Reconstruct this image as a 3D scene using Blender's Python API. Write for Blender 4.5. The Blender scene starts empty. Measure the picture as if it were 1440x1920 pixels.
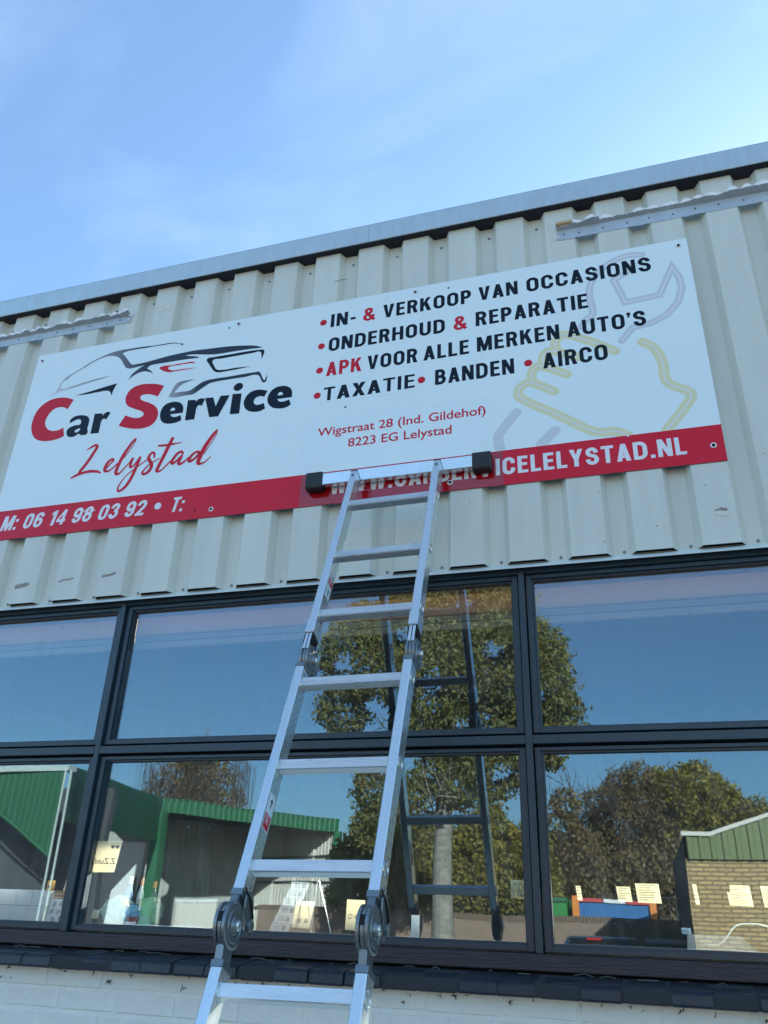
import bpy, bmesh, math, random
from mathutils import Vector, Matrix
random.seed(7)
scene = bpy.context.scene
COL = scene.collection
R = math.radians

# ------------------------------------------------------------------ camera
cam_d = bpy.data.cameras.new('camera')
cam_d.sensor_fit = 'VERTICAL'; cam_d.sensor_height = 36.0; cam_d.lens = 1490.0 / 1920.0 * 36.0
cam_d.clip_start = 0.05; cam_d.clip_end = 2000
cam = bpy.data.objects.new('camera', cam_d); COL.objects.link(cam)
right = Vector((0.95768425, 0.28613405, 0.03111555))
down = Vector((-0.10186643, 0.43807001, -0.89315054))
fwd = Vector((-0.26919157, 0.85218658, 0.44868021))
mw = Matrix((( right.x, -down.x, -fwd.x, 0.0), (right.y, -down.y, -fwd.y, -2.5), (right.z, -down.z, -fwd.z, 1.6), (0, 0, 0, 1)))
cam.matrix_world = mw
scene.camera = cam

# ------------------------------------------------------------------ sky, sun, exposure
SUN_EL, SUN_AZ = 20.0, 26.0
world = bpy.data.worlds.new('World'); scene.world = world; world.use_nodes = True
wn = world.node_tree; wl = wn.links
bg = wn.nodes['Background']; bg.inputs[1].default_value = 0.079
sky = wn.nodes.new('ShaderNodeTexSky'); sky.sky_type = 'NISHITA'; sky.sun_disc = False
sky.sun_elevation = R(SUN_EL); sky.sun_rotation = R(SUN_AZ)
sky.dust_density = 1.0; sky.ozone_density = 4.5; sky.air_density = 1.0
tc = wn.nodes.new('ShaderNodeTexCoord'); mp = wn.nodes.new('ShaderNodeMapping')
mp.inputs['Rotation'].default_value = (0.3, 0.2, 0.9); mp.inputs['Scale'].default_value = (1.1, 3.0, 2.2)
tint = wn.nodes.new('ShaderNodeMix'); tint.data_type = 'RGBA'; tint.blend_type = 'MULTIPLY'; tint.inputs[0].default_value = 1; tint.inputs[7].default_value = (0.92, 1.02, 0.99, 1)
wl.new(sky.outputs[0], tint.inputs[6])
wl.new(tc.outputs['Generated'], mp.inputs['Vector'])
nz = wn.nodes.new('ShaderNodeTexNoise'); nz.inputs['Scale'].default_value = 1.7; nz.inputs['Detail'].default_value = 7
nz.inputs['Roughness'].default_value = 0.52; nz.inputs['Distortion'].default_value = 0.5
wl.new(mp.outputs[0], nz.inputs['Vector'])
rp = wn.nodes.new('ShaderNodeMapRange'); rp.inputs[1].default_value = 0.47; rp.inputs[2].default_value = 0.85
rp.inputs[3].default_value = 0.09; rp.inputs[4].default_value = 0.46
wl.new(nz.outputs['Fac'], rp.inputs[0])
mx = wn.nodes.new('ShaderNodeMix'); mx.data_type = 'RGBA'
mx.inputs[7].default_value = (2.5, 3.1, 4.0, 1)
wl.new(rp.outputs[0], mx.inputs[0]); wl.new(tint.outputs[2], mx.inputs[6]); wl.new(mx.outputs[2], bg.inputs[0])

sun_d = bpy.data.lights.new('sun', 'SUN'); sun_d.energy = 4.8; sun_d.angle = R(0.53); sun_d.color = (1.0, 0.93, 0.82)
sun = bpy.data.objects.new('sun', sun_d); COL.objects.link(sun)
to_sun = Vector((math.sin(R(SUN_AZ)) * math.cos(R(SUN_EL)), math.cos(R(SUN_AZ)) * math.cos(R(SUN_EL)), math.sin(R(SUN_EL))))
sun.rotation_euler = to_sun.to_track_quat('Z', 'Y').to_euler(); sun.location = (3, 20, 12)
vs = scene.view_settings
vs.view_transform = 'Standard'; vs.look = 'None'; vs.gamma = 1.0; vs.exposure = 2.31; vs.use_curve_mapping = False
scene.cycles.max_bounces = 10; scene.cycles.transparent_max_bounces = 16
scene.cycles.sample_clamp_indirect = 6.0

# ------------------------------------------------------------------ materials
MATS = {}
def mat(name, col, rough=0.5, metal=0.0, var=0.0, vscale=4.0, bump=0.0, bscale=60.0, spec=0.5, stretch=(1, 1, 1), coat=0.0,
        dirt=None, dirt_amt=0.0, dirt_scale=12.0, dirt_lo=0.58, rvar=0.0):
    if name in MATS: return MATS[name]
    m = bpy.data.materials.new(name); m.use_nodes = True; MATS[name] = m
    nt = m.node_tree; p = nt.nodes['Principled BSDF']; L = nt.links
    p.inputs['Base Color'].default_value = (*col, 1); p.inputs['Roughness'].default_value = rough
    p.inputs['Metallic'].default_value = metal; p.inputs['Specular IOR Level'].default_value = spec
    p.inputs['Coat Weight'].default_value = coat; p.inputs['Coat Roughness'].default_value = 0.08
    if var or bump or dirt_amt or rvar:
        t = nt.nodes.new('ShaderNodeTexCoord'); mpn = nt.nodes.new('ShaderNodeMapping'); mpn.inputs['Scale'].default_value = stretch
        L.new(t.outputs['Object'], mpn.inputs['Vector'])
        cur = None
        if var:
            n = nt.nodes.new('ShaderNodeTexNoise'); n.inputs['Scale'].default_value = vscale; n.inputs['Detail'].default_value = 6; n.inputs['Roughness'].default_value = 0.6
            L.new(mpn.outputs[0], n.inputs['Vector'])
            r = nt.nodes.new('ShaderNodeMapRange'); r.inputs[1].default_value = 0.25; r.inputs[2].default_value = 0.75
            r.inputs[3].default_value = 1 - var; r.inputs[4].default_value = 1 + var * 0.6
            L.new(n.outputs['Fac'], r.inputs[0])
            mxn = nt.nodes.new('ShaderNodeMix'); mxn.data_type = 'RGBA'; mxn.blend_type = 'MULTIPLY'; mxn.inputs[0].default_value = 1
            mxn.inputs[6].default_value = (*col, 1); cmb = nt.nodes.new('ShaderNodeCombineColor')
            for i in range(3): L.new(r.outputs[0], cmb.inputs[i])
            L.new(cmb.outputs[0], mxn.inputs[7]); cur = mxn.outputs[2]
        if dirt_amt:
            n2 = nt.nodes.new('ShaderNodeTexNoise'); n2.inputs['Scale'].default_value = dirt_scale; n2.inputs['Detail'].default_value = 9; n2.inputs['Roughness'].default_value = 0.7
            L.new(mpn.outputs[0], n2.inputs['Vector'])
            r2 = nt.nodes.new('ShaderNodeMapRange'); r2.inputs[1].default_value = dirt_lo; r2.inputs[2].default_value = dirt_lo + 0.16
            r2.inputs[3].default_value = 0; r2.inputs[4].default_value = dirt_amt
            L.new(n2.outputs['Fac'], r2.inputs[0])
            md = nt.nodes.new('ShaderNodeMix'); md.data_type = 'RGBA'
            L.new(r2.outputs[0], md.inputs[0]); md.inputs[6].default_value = (*col, 1); md.inputs[7].default_value = (*dirt, 1)
            if cur: L.new(cur, md.inputs[6])
            cur = md.outputs[2]
        if cur: L.new(cur, p.inputs['Base Color'])
        if rvar:
            n4 = nt.nodes.new('ShaderNodeTexNoise'); n4.inputs['Scale'].default_value = vscale * 2; n4.inputs['Detail'].default_value = 6
            L.new(mpn.outputs[0], n4.inputs['Vector'])
            r4 = nt.nodes.new('ShaderNodeMapRange'); r4.inputs[3].default_value = max(0.02, rough - rvar); r4.inputs[4].default_value = rough + rvar
            L.new(n4.outputs['Fac'], r4.inputs[0]); L.new(r4.outputs[0], p.inputs['Roughness'])
        if bump:
            n3 = nt.nodes.new('ShaderNodeTexNoise'); n3.inputs['Scale'].default_value = bscale; n3.inputs['Detail'].default_value = 5
            L.new(mpn.outputs[0], n3.inputs['Vector'])
            b = nt.nodes.new('ShaderNodeBump'); b.inputs['Strength'].default_value = bump; b.inputs['Distance'].default_value = 0.01
            L.new(n3.outputs['Fac'], b.inputs['Height']); L.new(b.outputs[0], p.inputs['Normal'])
    return m

M_CLAD = mat('cream_paint', (0.67, 0.695, 0.61), 0.42, var=0.10, vscale=2.2, stretch=(5, 1, 0.35), bump=0.02, bscale=9, dirt=(0.36, 0.33, 0.27), dirt_amt=0.35, dirt_scale=14, dirt_lo=0.66)
M_FLASH = mat('flashing_paint', (0.72, 0.77, 0.71), 0.4, var=0.06, vscale=5, dirt=(0.35, 0.32, 0.26), dirt_amt=0.4, dirt_scale=9, dirt_lo=0.62)
M_GALV = mat('galvanised_steel', (0.55, 0.63, 0.63), 0.42, 0.55, var=0.10, vscale=14, stretch=(2.5, 1, 0.6), rvar=0.08, bump=0.03, bscale=14)
M_STRIP = mat('strip_metal', (0.50, 0.56, 0.60), 0.5, 0.3, var=0.15, vscale=12, dirt=(0.2, 0.18, 0.15), dirt_amt=0.5, dirt_scale=20, dirt_lo=0.62)
M_TORN = mat('torn_bare_metal', (0.92, 0.93, 0.92), 0.35, 0.0)
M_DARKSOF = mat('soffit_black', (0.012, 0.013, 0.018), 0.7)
M_SIGN = mat('sign_white', (0.81, 0.93, 0.93), 0.10, var=0.02, vscale=1.5, spec=0.45, dirt=(0.55, 0.54, 0.5), dirt_amt=0.25, dirt_scale=7, dirt_lo=0.68)
M_SIGNEDGE = mat('sign_core', (0.10, 0.10, 0.11), 0.5)
M_RED = mat('sign_red', (0.70, 0.010, 0.030), 0.07, var=0.05, vscale=6, stretch=(3, 1, 0.5), spec=0.28)
M_LOGORED = mat('print_red', (0.64, 0.012, 0.030), 0.1, spec=0.25)
M_NAVY = mat('print_navy', (0.004, 0.010, 0.018), 0.1, spec=0.22)
M_PRWHITE = mat('print_white', (0.82, 0.82, 0.84), 0.1, spec=0.5)
M_STICK = mat('sticker_white', (0.80, 0.92, 0.925), 0.13, spec=0.5)
M_WMGREY = mat('print_pale_grey', (0.63, 0.68, 0.72), 0.1, spec=0.45)
M_WMYEL = mat('print_pale_yellow', (0.79, 0.77, 0.46), 0.1, spec=0.45)
M_WMGREY2 = mat('print_pale_grey_two', (0.66, 0.70, 0.73), 0.1, spec=0.45)
M_ALU = mat('aluminium', (0.76, 0.82, 0.81), 0.27, 0.85, var=0.05, vscale=6, stretch=(6, 6, 0.4), rvar=0.04, dirt=(0.3, 0.3, 0.3), dirt_amt=0.35, dirt_scale=30, dirt_lo=0.68)
M_ALUR = mat('aluminium_rung', (0.82, 0.88, 0.88), 0.3, 0.85, var=0.12, vscale=10, stretch=(0.6, 6, 6), rvar=0.1, dirt=(0.25, 0.25, 0.25), dirt_amt=0.35, dirt_scale=30, dirt_lo=0.68)
M_HINGE = mat('hinge_steel', (0.24, 0.28, 0.29), 0.33, 0.8, var=0.2, vscale=30, rvar=0.1)
M_RUBBER = mat('black_rubber', (0.010, 0.011, 0.013), 0.42, bump=0.05, bscale=80)
M_BLACKPL = mat('black_plastic', (0.012, 0.012, 0.014), 0.35)
M_FRAME = mat('anthracite_paint', (0.022, 0.045, 0.064), 0.36, var=0.2, vscale=14, bump=0.06, bscale=40, dirt=(0.30, 0.32, 0.34), dirt_amt=0.5, dirt_scale=55, dirt_lo=0.70)
M_SILL = mat('weathered_timber_paint', (0.034, 0.030, 0.036), 0.5, var=0.3, vscale=9, stretch=(1, 4, 12), bump=0.25, bscale=14, dirt=(0.26, 0.26, 0.30), dirt_amt=0.55, dirt_scale=16, dirt_lo=0.62)
M_SBRICK = mat('painted_sill_brick', (0.016, 0.021, 0.032), 0.36, var=0.3, vscale=30, bump=0.25, bscale=60, dirt=(0.14, 0.15, 0.13), dirt_amt=0.5, dirt_scale=40, dirt_lo=0.66)
M_MORTD = mat('dark_mortar', (0.035, 0.038, 0.040), 0.9, bump=0.3, bscale=90)
M_WBRICK = mat('white_painted_brick', (0.85, 0.88, 0.81), 0.75, var=0.08, vscale=9, bump=0.45, bscale=55, dirt=(0.30, 0.27, 0.20), dirt_amt=0.4, dirt_scale=22, dirt_lo=0.67)
M_DIRT = mat('dead_moss', (0.035, 0.028, 0.016), 0.95)
M_WEB = mat('dusty_web', (0.22, 0.22, 0.19), 0.9)
M_SEAL = mat('old_sealant', (0.72, 0.70, 0.62), 0.6, bump=0.4, bscale=60)
M_SEALD = mat('sealant_dirty', (0.33, 0.30, 0.25), 0.8)
M_SCREW = mat('screw_steel', (0.25, 0.25, 0.27), 0.45, 0.7)
M_HOLE = mat('dark_hole', (0.004, 0.004, 0.006), 0.8)
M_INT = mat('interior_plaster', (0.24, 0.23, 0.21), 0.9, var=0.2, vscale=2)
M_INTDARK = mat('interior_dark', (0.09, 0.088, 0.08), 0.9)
M_WOOD = mat('raw_wood', (0.34, 0.19, 0.09), 0.7, var=0.35, vscale=12, stretch=(0.6, 4, 6))
M_PALEWOOD = mat('pale_wood', (0.62, 0.46, 0.25), 0.7, var=0.2, vscale=12)
M_GREEN = mat('green_sheet', (0.020, 0.100, 0.048), 0.45, var=0.08, vscale=0.8)
M_GREENT = mat('green_trim', (0.028, 0.125, 0.056), 0.4)
M_GREY = mat('grey_sheet', (0.40, 0.39, 0.36), 0.6, var=0.1, vscale=0.6)
M_WHITEWALL = mat('white_wall', (0.72, 0.72, 0.68), 0.7)
M_DKGREY = mat('dark_sheet', (0.06, 0.062, 0.066), 0.7, var=0.15, vscale=0.7)
M_PIPE = mat('pale_pipe', (0.36, 0.42, 0.38), 0.5)
M_ASPH = mat('paving', (0.24, 0.22, 0.20), 0.9, var=0.25, vscale=0.5, bump=0.3, bscale=8)
M_OLIVE_OLD = None

def glass_mat():
    m = bpy.data.materials.new('window_glass'); m.use_nodes = True; nt = m.node_tree; L = nt.links
    nt.nodes.remove(nt.nodes['Principled BSDF']); out = nt.nodes['Material Output']
    tr = nt.nodes.new('ShaderNodeBsdfTransparent'); tr.inputs[0].default_value = (0.93, 0.96, 0.95, 1)
    gl = nt.nodes.new('ShaderNodeBsdfGlossy'); gl.inputs['Roughness'].default_value = 0.012; gl.inputs['Color'].default_value = (0.68, 0.87, 1, 1)
    df = nt.nodes.new('ShaderNodeBsdfDiffuse'); df.inputs[0].default_value = (0.5, 0.5, 0.47, 1)
    lw = nt.nodes.new('ShaderNodeLayerWeight'); lw.inputs[0].default_value = 0.5
    pw = nt.nodes.new('ShaderNodeMath'); pw.operation = 'POWER'; pw.inputs[1].default_value = 4.0
    L.new(lw.outputs['Facing'], pw.inputs[0])
    ma = nt.nodes.new('ShaderNodeMath'); ma.operation = 'MULTIPLY_ADD'; ma.inputs[1].default_value = 0.85; ma.inputs[2].default_value = 0.105
    L.new(pw.outputs[0], ma.inputs[0])
    mix = nt.nodes.new('ShaderNodeMixShader'); L.new(ma.outputs[0], mix.inputs[0]); L.new(tr.outputs[0], mix.inputs[1]); L.new(gl.outputs[0], mix.inputs[2])
    t = nt.nodes.new('ShaderNodeTexCoord')
    n = nt.nodes.new('ShaderNodeTexNoise'); n.inputs['Scale'].default_value = 75; n.inputs['Detail'].default_value = 4
    L.new(t.outputs['Object'], n.inputs['Vector'])
    r = nt.nodes.new('ShaderNodeMapRange'); r.inputs[1].default_value = 0.70; r.inputs[2].default_value = 0.78; r.inputs[3].default_value = 0.011; r.inputs[4].default_value = 0.5
    L.new(n.outputs['Fac'], r.inputs[0])
    mps = nt.nodes.new('ShaderNodeMapping'); mps.inputs['Scale'].default_value = (5.0, 1, 1.3); mps.inputs['Rotation'].default_value = (0, 0.25, 0); L.new(t.outputs['Object'], mps.inputs['Vector'])
    n5 = nt.nodes.new('ShaderNodeTexNoise'); n5.inputs['Scale'].default_value = 2.4; n5.inputs['Detail'].default_value = 7; n5.inputs['Roughness'].default_value = 0.7; L.new(mps.outputs[0], n5.inputs['Vector'])
    r5 = nt.nodes.new('ShaderNodeMapRange'); r5.inputs[1].default_value = 0.45; r5.inputs[2].default_value = 0.8; r5.inputs[3].default_value = 0.0; r5.inputs[4].default_value = 0.05; L.new(n5.outputs['Fac'], r5.inputs[0])
    ad5 = nt.nodes.new('ShaderNodeMath'); ad5.operation = 'ADD'; L.new(r.outputs[0], ad5.inputs[0]); L.new(r5.outputs[0], ad5.inputs[1])
    mix2 = nt.nodes.new('ShaderNodeMixShader'); L.new(ad5.outputs[0], mix2.inputs[0]); L.new(mix.outputs[0], mix2.inputs[1]); L.new(df.outputs[0], mix2.inputs[2])
    n2 = nt.nodes.new('ShaderNodeTexNoise'); n2.inputs['Scale'].default_value = 2.2; n2.inputs['Detail'].default_value = 1
    L.new(t.outputs['Object'], n2.inputs['Vector'])
    b = nt.nodes.new('ShaderNodeBump'); b.inputs['Strength'].default_value = 0.028; b.inputs['Distance'].default_value = 0.02
    L.new(n2.outputs['Fac'], b.inputs['Height']); L.new(b.outputs[0], gl.inputs['Normal'])
    L.new(mix2.outputs[0], out.inputs[0]); return m
M_GLASS = glass_mat()

def paper_mat(name, col, tcol, t=0.5, lines=False):
    m = bpy.data.materials.new(name); m.use_nodes = True; nt = m.node_tree; L = nt.links; p = nt.nodes['Principled BSDF']
    p.inputs['Base Color'].default_value = (*col, 1); p.inputs['Roughness'].default_value = 0.8
    tl = nt.nodes.new('ShaderNodeBsdfTranslucent'); tl.inputs[0].default_value = (*tcol, 1)
    mix = nt.nodes.new('ShaderNodeMixShader'); mix.inputs[0].default_value = t
    L.new(p.outputs[0], mix.inputs[1]); L.new(tl.outputs[0], mix.inputs[2]); L.new(mix.outputs[0], nt.nodes['Material Output'].inputs[0])
    return m
M_PAPER = paper_mat('sunlit_paper', (0.70, 0.68, 0.58), (0.80, 0.76, 0.60), 0.55)
M_BOARD = paper_mat('thin_painted_board', (0.34, 0.29, 0.23), (0.42, 0.28, 0.15), 0.30)
M_STONE = paper_mat('thin_chip_lining', (0.34, 0.27, 0.20), (0.13, 0.10, 0.075), 0.5)
M_PAPERW = paper_mat('white_paper', (0.72, 0.72, 0.74), (0.5, 0.5, 0.5), 0.25)
M_LINES = mat('faint_print', (0.34, 0.32, 0.26), 0.8)
M_PALEWALL = mat('pale_ribbed_sheet', (0.66, 0.62, 0.54), 0.6, var=0.08, vscale=0.6)  # paler copy of the grey sheet, end wall's sunlight put into the colour
M_INK = mat('ink_grey', (0.12, 0.11, 0.10), 0.8)
M_PLAST = paper_mat('cloudy_plastic', (0.42, 0.55, 0.56), (0.5, 0.66, 0.66), 0.6)

def brick_mat(name, c1, c2, cm, scale=1.0, bw=0.22, bh=0.0625):
    m = bpy.data.materials.new(name); m.use_nodes = True; nt = m.node_tree; L = nt.links; p = nt.nodes['Principled BSDF']; p.inputs['Roughness'].default_value = 0.9
    t = nt.nodes.new('ShaderNodeTexCoord'); sx = nt.nodes.new('ShaderNodeSeparateXYZ'); L.new(t.outputs['Object'], sx.inputs[0])
    ad = nt.nodes.new('ShaderNodeMath'); ad.operation = 'ADD'; L.new(sx.outputs[0], ad.inputs[0]); L.new(sx.outputs[1], ad.inputs[1])
    cb = nt.nodes.new('ShaderNodeCombineXYZ'); L.new(ad.outputs[0], cb.inputs[0]); L.new(sx.outputs[2], cb.inputs[1])
    b = nt.nodes.new('ShaderNodeTexBrick'); b.inputs['Scale'].default_value = scale; b.inputs['Brick Width'].default_value = bw; b.inputs['Row Height'].default_value = bh
    b.inputs['Mortar Size'].default_value = 0.013; b.inputs['Color1'].default_value = (*c1, 1); b.inputs['Color2'].default_value = (*c2, 1); b.inputs['Mortar'].default_value = (*cm, 1)
    L.new(cb.outputs[0], b.inputs['Vector']); L.new(b.outputs['Color'], p.inputs['Base Color'])
    bp = nt.nodes.new('ShaderNodeBump'); bp.inputs['Strength'].default_value = 0.5; bp.inputs['Distance'].default_value = 0.01; bp.invert = True
    L.new(b.outputs['Fac'], bp.inputs['Height']); L.new(bp.outputs[0], p.inputs['Normal'])
    return m
M_YBRICK = brick_mat('yellow_brick', (0.54, 0.36, 0.16), (0.40, 0.26, 0.12), (0.21, 0.15, 0.085))
M_BBRICK = brick_mat('brown_brick', (0.27, 0.16, 0.11), (0.21, 0.13, 0.09), (0.22, 0.18, 0.14))

# ------------------------------------------------------------------ mesh helpers
class MB:
    """collects shapes into one mesh"""
    def __init__(self): self.v = []; self.f = []; self.mi = []
    def add(self, vs_, fs_, mi=0):
        b = len(self.v); self.v += [tuple(p) for p in vs_]
        for f in fs_: self.f.append(tuple(i + b for i in f)); self.mi.append(mi)
    def box(self, x0, x1, y0, y1, z0, z1, mi=0, xf=None):
        vs_ = [Vector((x, y, z)) for z in (z0, z1) for y in (y0, y1) for x in (x0, x1)]
        if xf: vs_ = [xf @ p for p in vs_]
        self.add(vs_, [(0, 2, 3, 1), (4, 5, 7, 6), (0, 1, 5, 4), (2, 6, 7, 3), (0, 4, 6, 2), (1, 3, 7, 5)], mi)
    def quad(self, a, b, c, d, mi=0): self.add([a, b, c, d], [(0, 1, 2, 3)], mi)
    def prism(self, poly, y0, y1, mi=0, xf=None):
        """poly in (x,z), extruded along y from y0 (front) to y1"""
        n = len(poly); vs_ = [Vector((p[0], y0, p[1])) for p in poly] + [Vector((p[0], y1, p[1])) for p in poly]
        if xf: vs_ = [xf @ p for p in vs_]
        fs_ = [tuple(range(n)), tuple(reversed(range(n, 2 * n)))] + [(i, i + n, (i + 1) % n + n, (i + 1) % n) for i in range(n)]
        self.add(vs_, fs_, mi)
    def xprism(self, poly, x0, x1, mi=0, xf=None):
        """poly in (y,z), extruded along x"""
        n = len(poly); vs_ = [Vector((x0, p[0], p[1])) for p in poly] + [Vector((x1, p[0], p[1])) for p in poly]
        if xf: vs_ = [xf @ p for p in vs_]
        fs_ = [tuple(reversed(range(n))), tuple(range(n, 2 * n))] + [(i, (i + 1) % n, (i + 1) % n + n, i + n) for i in range(n)]
        self.add(vs_, fs_, mi)
    def tube(self, pts, rad, n=8, mi=0, cap=True):
        pts = [Vector(p) for p in pts]; k = len(pts); rads = rad if isinstance(rad, (list, tuple)) else [rad] * k
        rings = []
        for i, p in enumerate(pts):
            d = (pts[min(i + 1, k - 1)] - pts[max(i - 1, 0)]).normalized()
            u = d.cross(Vector((0, 0, 1)) if abs(d.z) < 0.9 else Vector((1, 0, 0))).normalized(); w = d.cross(u)
            rings.append([p + (u * math.cos(2 * math.pi * j / n) + w * math.sin(2 * math.pi * j / n)) * rads[i] for j in range(n)])
        vs_ = [q for r_ in rings for q in r_]; fs_ = []
        for i in range(k - 1):
            for j in range(n):
                a = i * n + j; b = i * n + (j + 1) % n; fs_.append((a, b, b + n, a + n))
        if cap: fs_.append(tuple(reversed(range(n)))); fs_.append(tuple(range((k - 1) * n, k * n)))
        self.add(vs_, fs_, mi)
    def lathe(self, prof, axis='x', n=24, origin=(0, 0, 0), mi=0, xf=None):
        """prof: list of (radius, along axis)"""
        o = Vector(origin); vs_ = []; fs_ = []
        for r_, a in prof:
            for j in range(n):
                c, s = math.cos(2 * math.pi * j / n) * r_, math.sin(2 * math.pi * j / n) * r_
                v = {'x': Vector((a, c, s)), 'y': Vector((c, a, s)), 'z': Vector((c, s, a))}[axis] + o
                vs_.append(xf @ v if xf else v)
        k = len(prof)
        for i in range(k - 1):
            for j in range(n):
                a = i * n + j; b = i * n + (j + 1) % n; fs_.append((a, b, b + n, a + n))
        fs_.append(tuple(range(n))); fs_.append(tuple(range((k - 1) * n, k * n)))
        self.add(vs_, fs_, mi)
    def build(self, name, mats, parent=None, bevel=0.0, smooth=False, world=True):
        me = bpy.data.meshes.new(name)
        vs_ = self.v
        if parent and world:
            inv = wm(parent).inverted(); vs_ = [tuple(inv @ Vector(p)) for p in vs_]
        me.from_pydata(vs_, [], self.f)
        mats = mats if isinstance(mats, (list, tuple)) else [mats]
        for m in mats: me.materials.append(m)
        for p, i in zip(me.polygons, self.mi): p.material_index = i
        bm = bmesh.new(); bm.from_mesh(me)
        bmesh.ops.recalc_face_normals(bm, faces=bm.faces)
        if bevel:
            bmesh.ops.bevel(bm, geom=bm.edges[:], offset=bevel, segments=1, affect='EDGES', profile=0.5, clamp_overlap=True)
        bm.to_mesh(me); bm.free()
        if smooth:
            for p in me.polygons: p.use_smooth = True
        return link(name, me, parent)
def link(name, me, parent=None):
    o = bpy.data.objects.new(name, me); COL.objects.link(o)
    if parent: o.parent = parent
    return o
def wm(o):
    m = o.matrix_basis.copy()
    if o.parent: m = wm(o.parent) @ m
    return m
def tag(o, label=None, cat=None, group=None, kind=None):
    if label: o['label'] = label
    if cat: o['category'] = cat
    if group: o['group'] = group
    if kind: o['kind'] = kind
    return o
def thing(name, label, cat, loc=(0, 0, 0), rot=(0, 0, 0), group=None):
    o = bpy.data.objects.new(name, None); COL.objects.link(o); o.location = loc; o.rotation_euler = rot
    o.empty_display_size = 0.1
    return tag(o, label, cat, group)
def copy_tree(o, parent=None):
    c = o.copy(); COL.objects.link(c); c.parent = parent
    for ch in [k for k in bpy.data.objects if k.parent == o]: copy_tree(ch, c)
    return c

# ================================================================== THE GARAGE BUILDING
bld = thing('garage_building', 'cream ribbed metal and white brick garage with a dark window band', 'building', (0, 0.3, 0))
PITCH, CREST0, CRW = 0.2057, -2.3905, 0.114
YC, YP = 0.004, 0.0378
ZB, ZT = 2.677, 4.262
def rib_profile(k0, k1, dy=0.0):
    pts = []
    for k in range(k0, k1):
        x = CREST0 + k * PITCH
        pts += [(x - 0.019, YP + dy), (x, YC + dy), (x + CRW, YC + dy), (x + CRW + 0.019, YP + dy)]
    pts.append((CREST0 + k1 * PITCH - 0.019, YP + dy))
    return pts
k = -13
while k < 56:
    k1 = min(k + 5, 56)
    f = rib_profile(k, k1); off = 0.0006 if ((k + 13) // 5) % 2 else 0.0
    f = [(x, y - off) for x, y in f]
    if k > -13: f = [(f[0][0] - 0.030, f[0][1])] + f
    mb = MB(); n = len(f)
    fr = [(x, y, z) for z in (ZB, ZT) for x, y in f]; bk = [(x, y + 0.0012, z) for z in (ZB, ZT) for x, y in f]
    fs = [(i, i + 1, n + i + 1, n + i) for i in range(n - 1)]
    mb.add(fr, fs); mb.add(bk, [tuple(reversed(q)) for q in fs])
    fs2 = [(i, 2 * n + i, 2 * n + i + 1, i + 1) for i in range(n - 1)] + [(0, n, 3 * n, 2 * n), (n - 1, 2 * n + n - 1, 3 * n + n - 1, n + n - 1)]
    mb.f += fs2; mb.mi += [0] * len(fs2)
    sheet = mb.build('cladding_sheet', M_CLAD, bld)
    for kk in range(k, k1):
        px = CREST0 + kk * PITCH - 0.019 - 0.018 + random.uniform(-.004, .004)
        if -3.2 < px < 1.3:
            for zz in (ZB + 0.013, ZT - 0.055):
                if zz < 3 or random.random() < 0.9:
                    s = MB(); s.lathe([(0.0062, 0), (0.0062, -0.001), (0.0042, -0.0015), (0.0042, -0.004), (0.002, -0.0045)], 'y', 8, (px, YP - 0.0005, zz))
                    s.build('screw', M_SCREW, sheet)
    k = k1
# drip flashing in lengths
for x0, x1 in ((-5.05, -3.2), (-3.198, -1.262), (-1.260, 0.75), (0.752, 9.25)):
    m_ = MB(); m_.xprism([(0.0402, 2.684), (0.0386, 2.684), (0.0386, 2.6825), (-0.0185, 2.6450), (-0.0185, 2.6425), (-0.0165, 2.6425), (-0.0165, 2.6440), (0.0402, 2.6812)], x0, x1)
    m_.build('drip_flashing', M_FLASH, bld)
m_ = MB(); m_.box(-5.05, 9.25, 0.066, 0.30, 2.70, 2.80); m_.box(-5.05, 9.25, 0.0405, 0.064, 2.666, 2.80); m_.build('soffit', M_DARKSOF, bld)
# fascia: galvanised edge trim in two lengths, with a dark underside
for x0, x1 in ((-5.05, -0.8988), (-0.8975, 9.25)):
    m_ = MB(); m_.xprism([(-0.026, 4.371), (-0.0195, 4.369), (-0.0195, 4.266), (-0.0245, 4.2625), (-0.0225, 4.2645), (-0.0255, 4.268), (-0.0255, 4.3695), (0.30, 4.3925), (0.30, 4.3945)], x0, x1)
    m_.build('roof_edge_trim', M_GALV, bld)
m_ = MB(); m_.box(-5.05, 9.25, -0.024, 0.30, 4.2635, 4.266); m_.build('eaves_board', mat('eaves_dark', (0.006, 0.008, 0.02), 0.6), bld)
before = set(bpy.data.objects)
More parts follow.
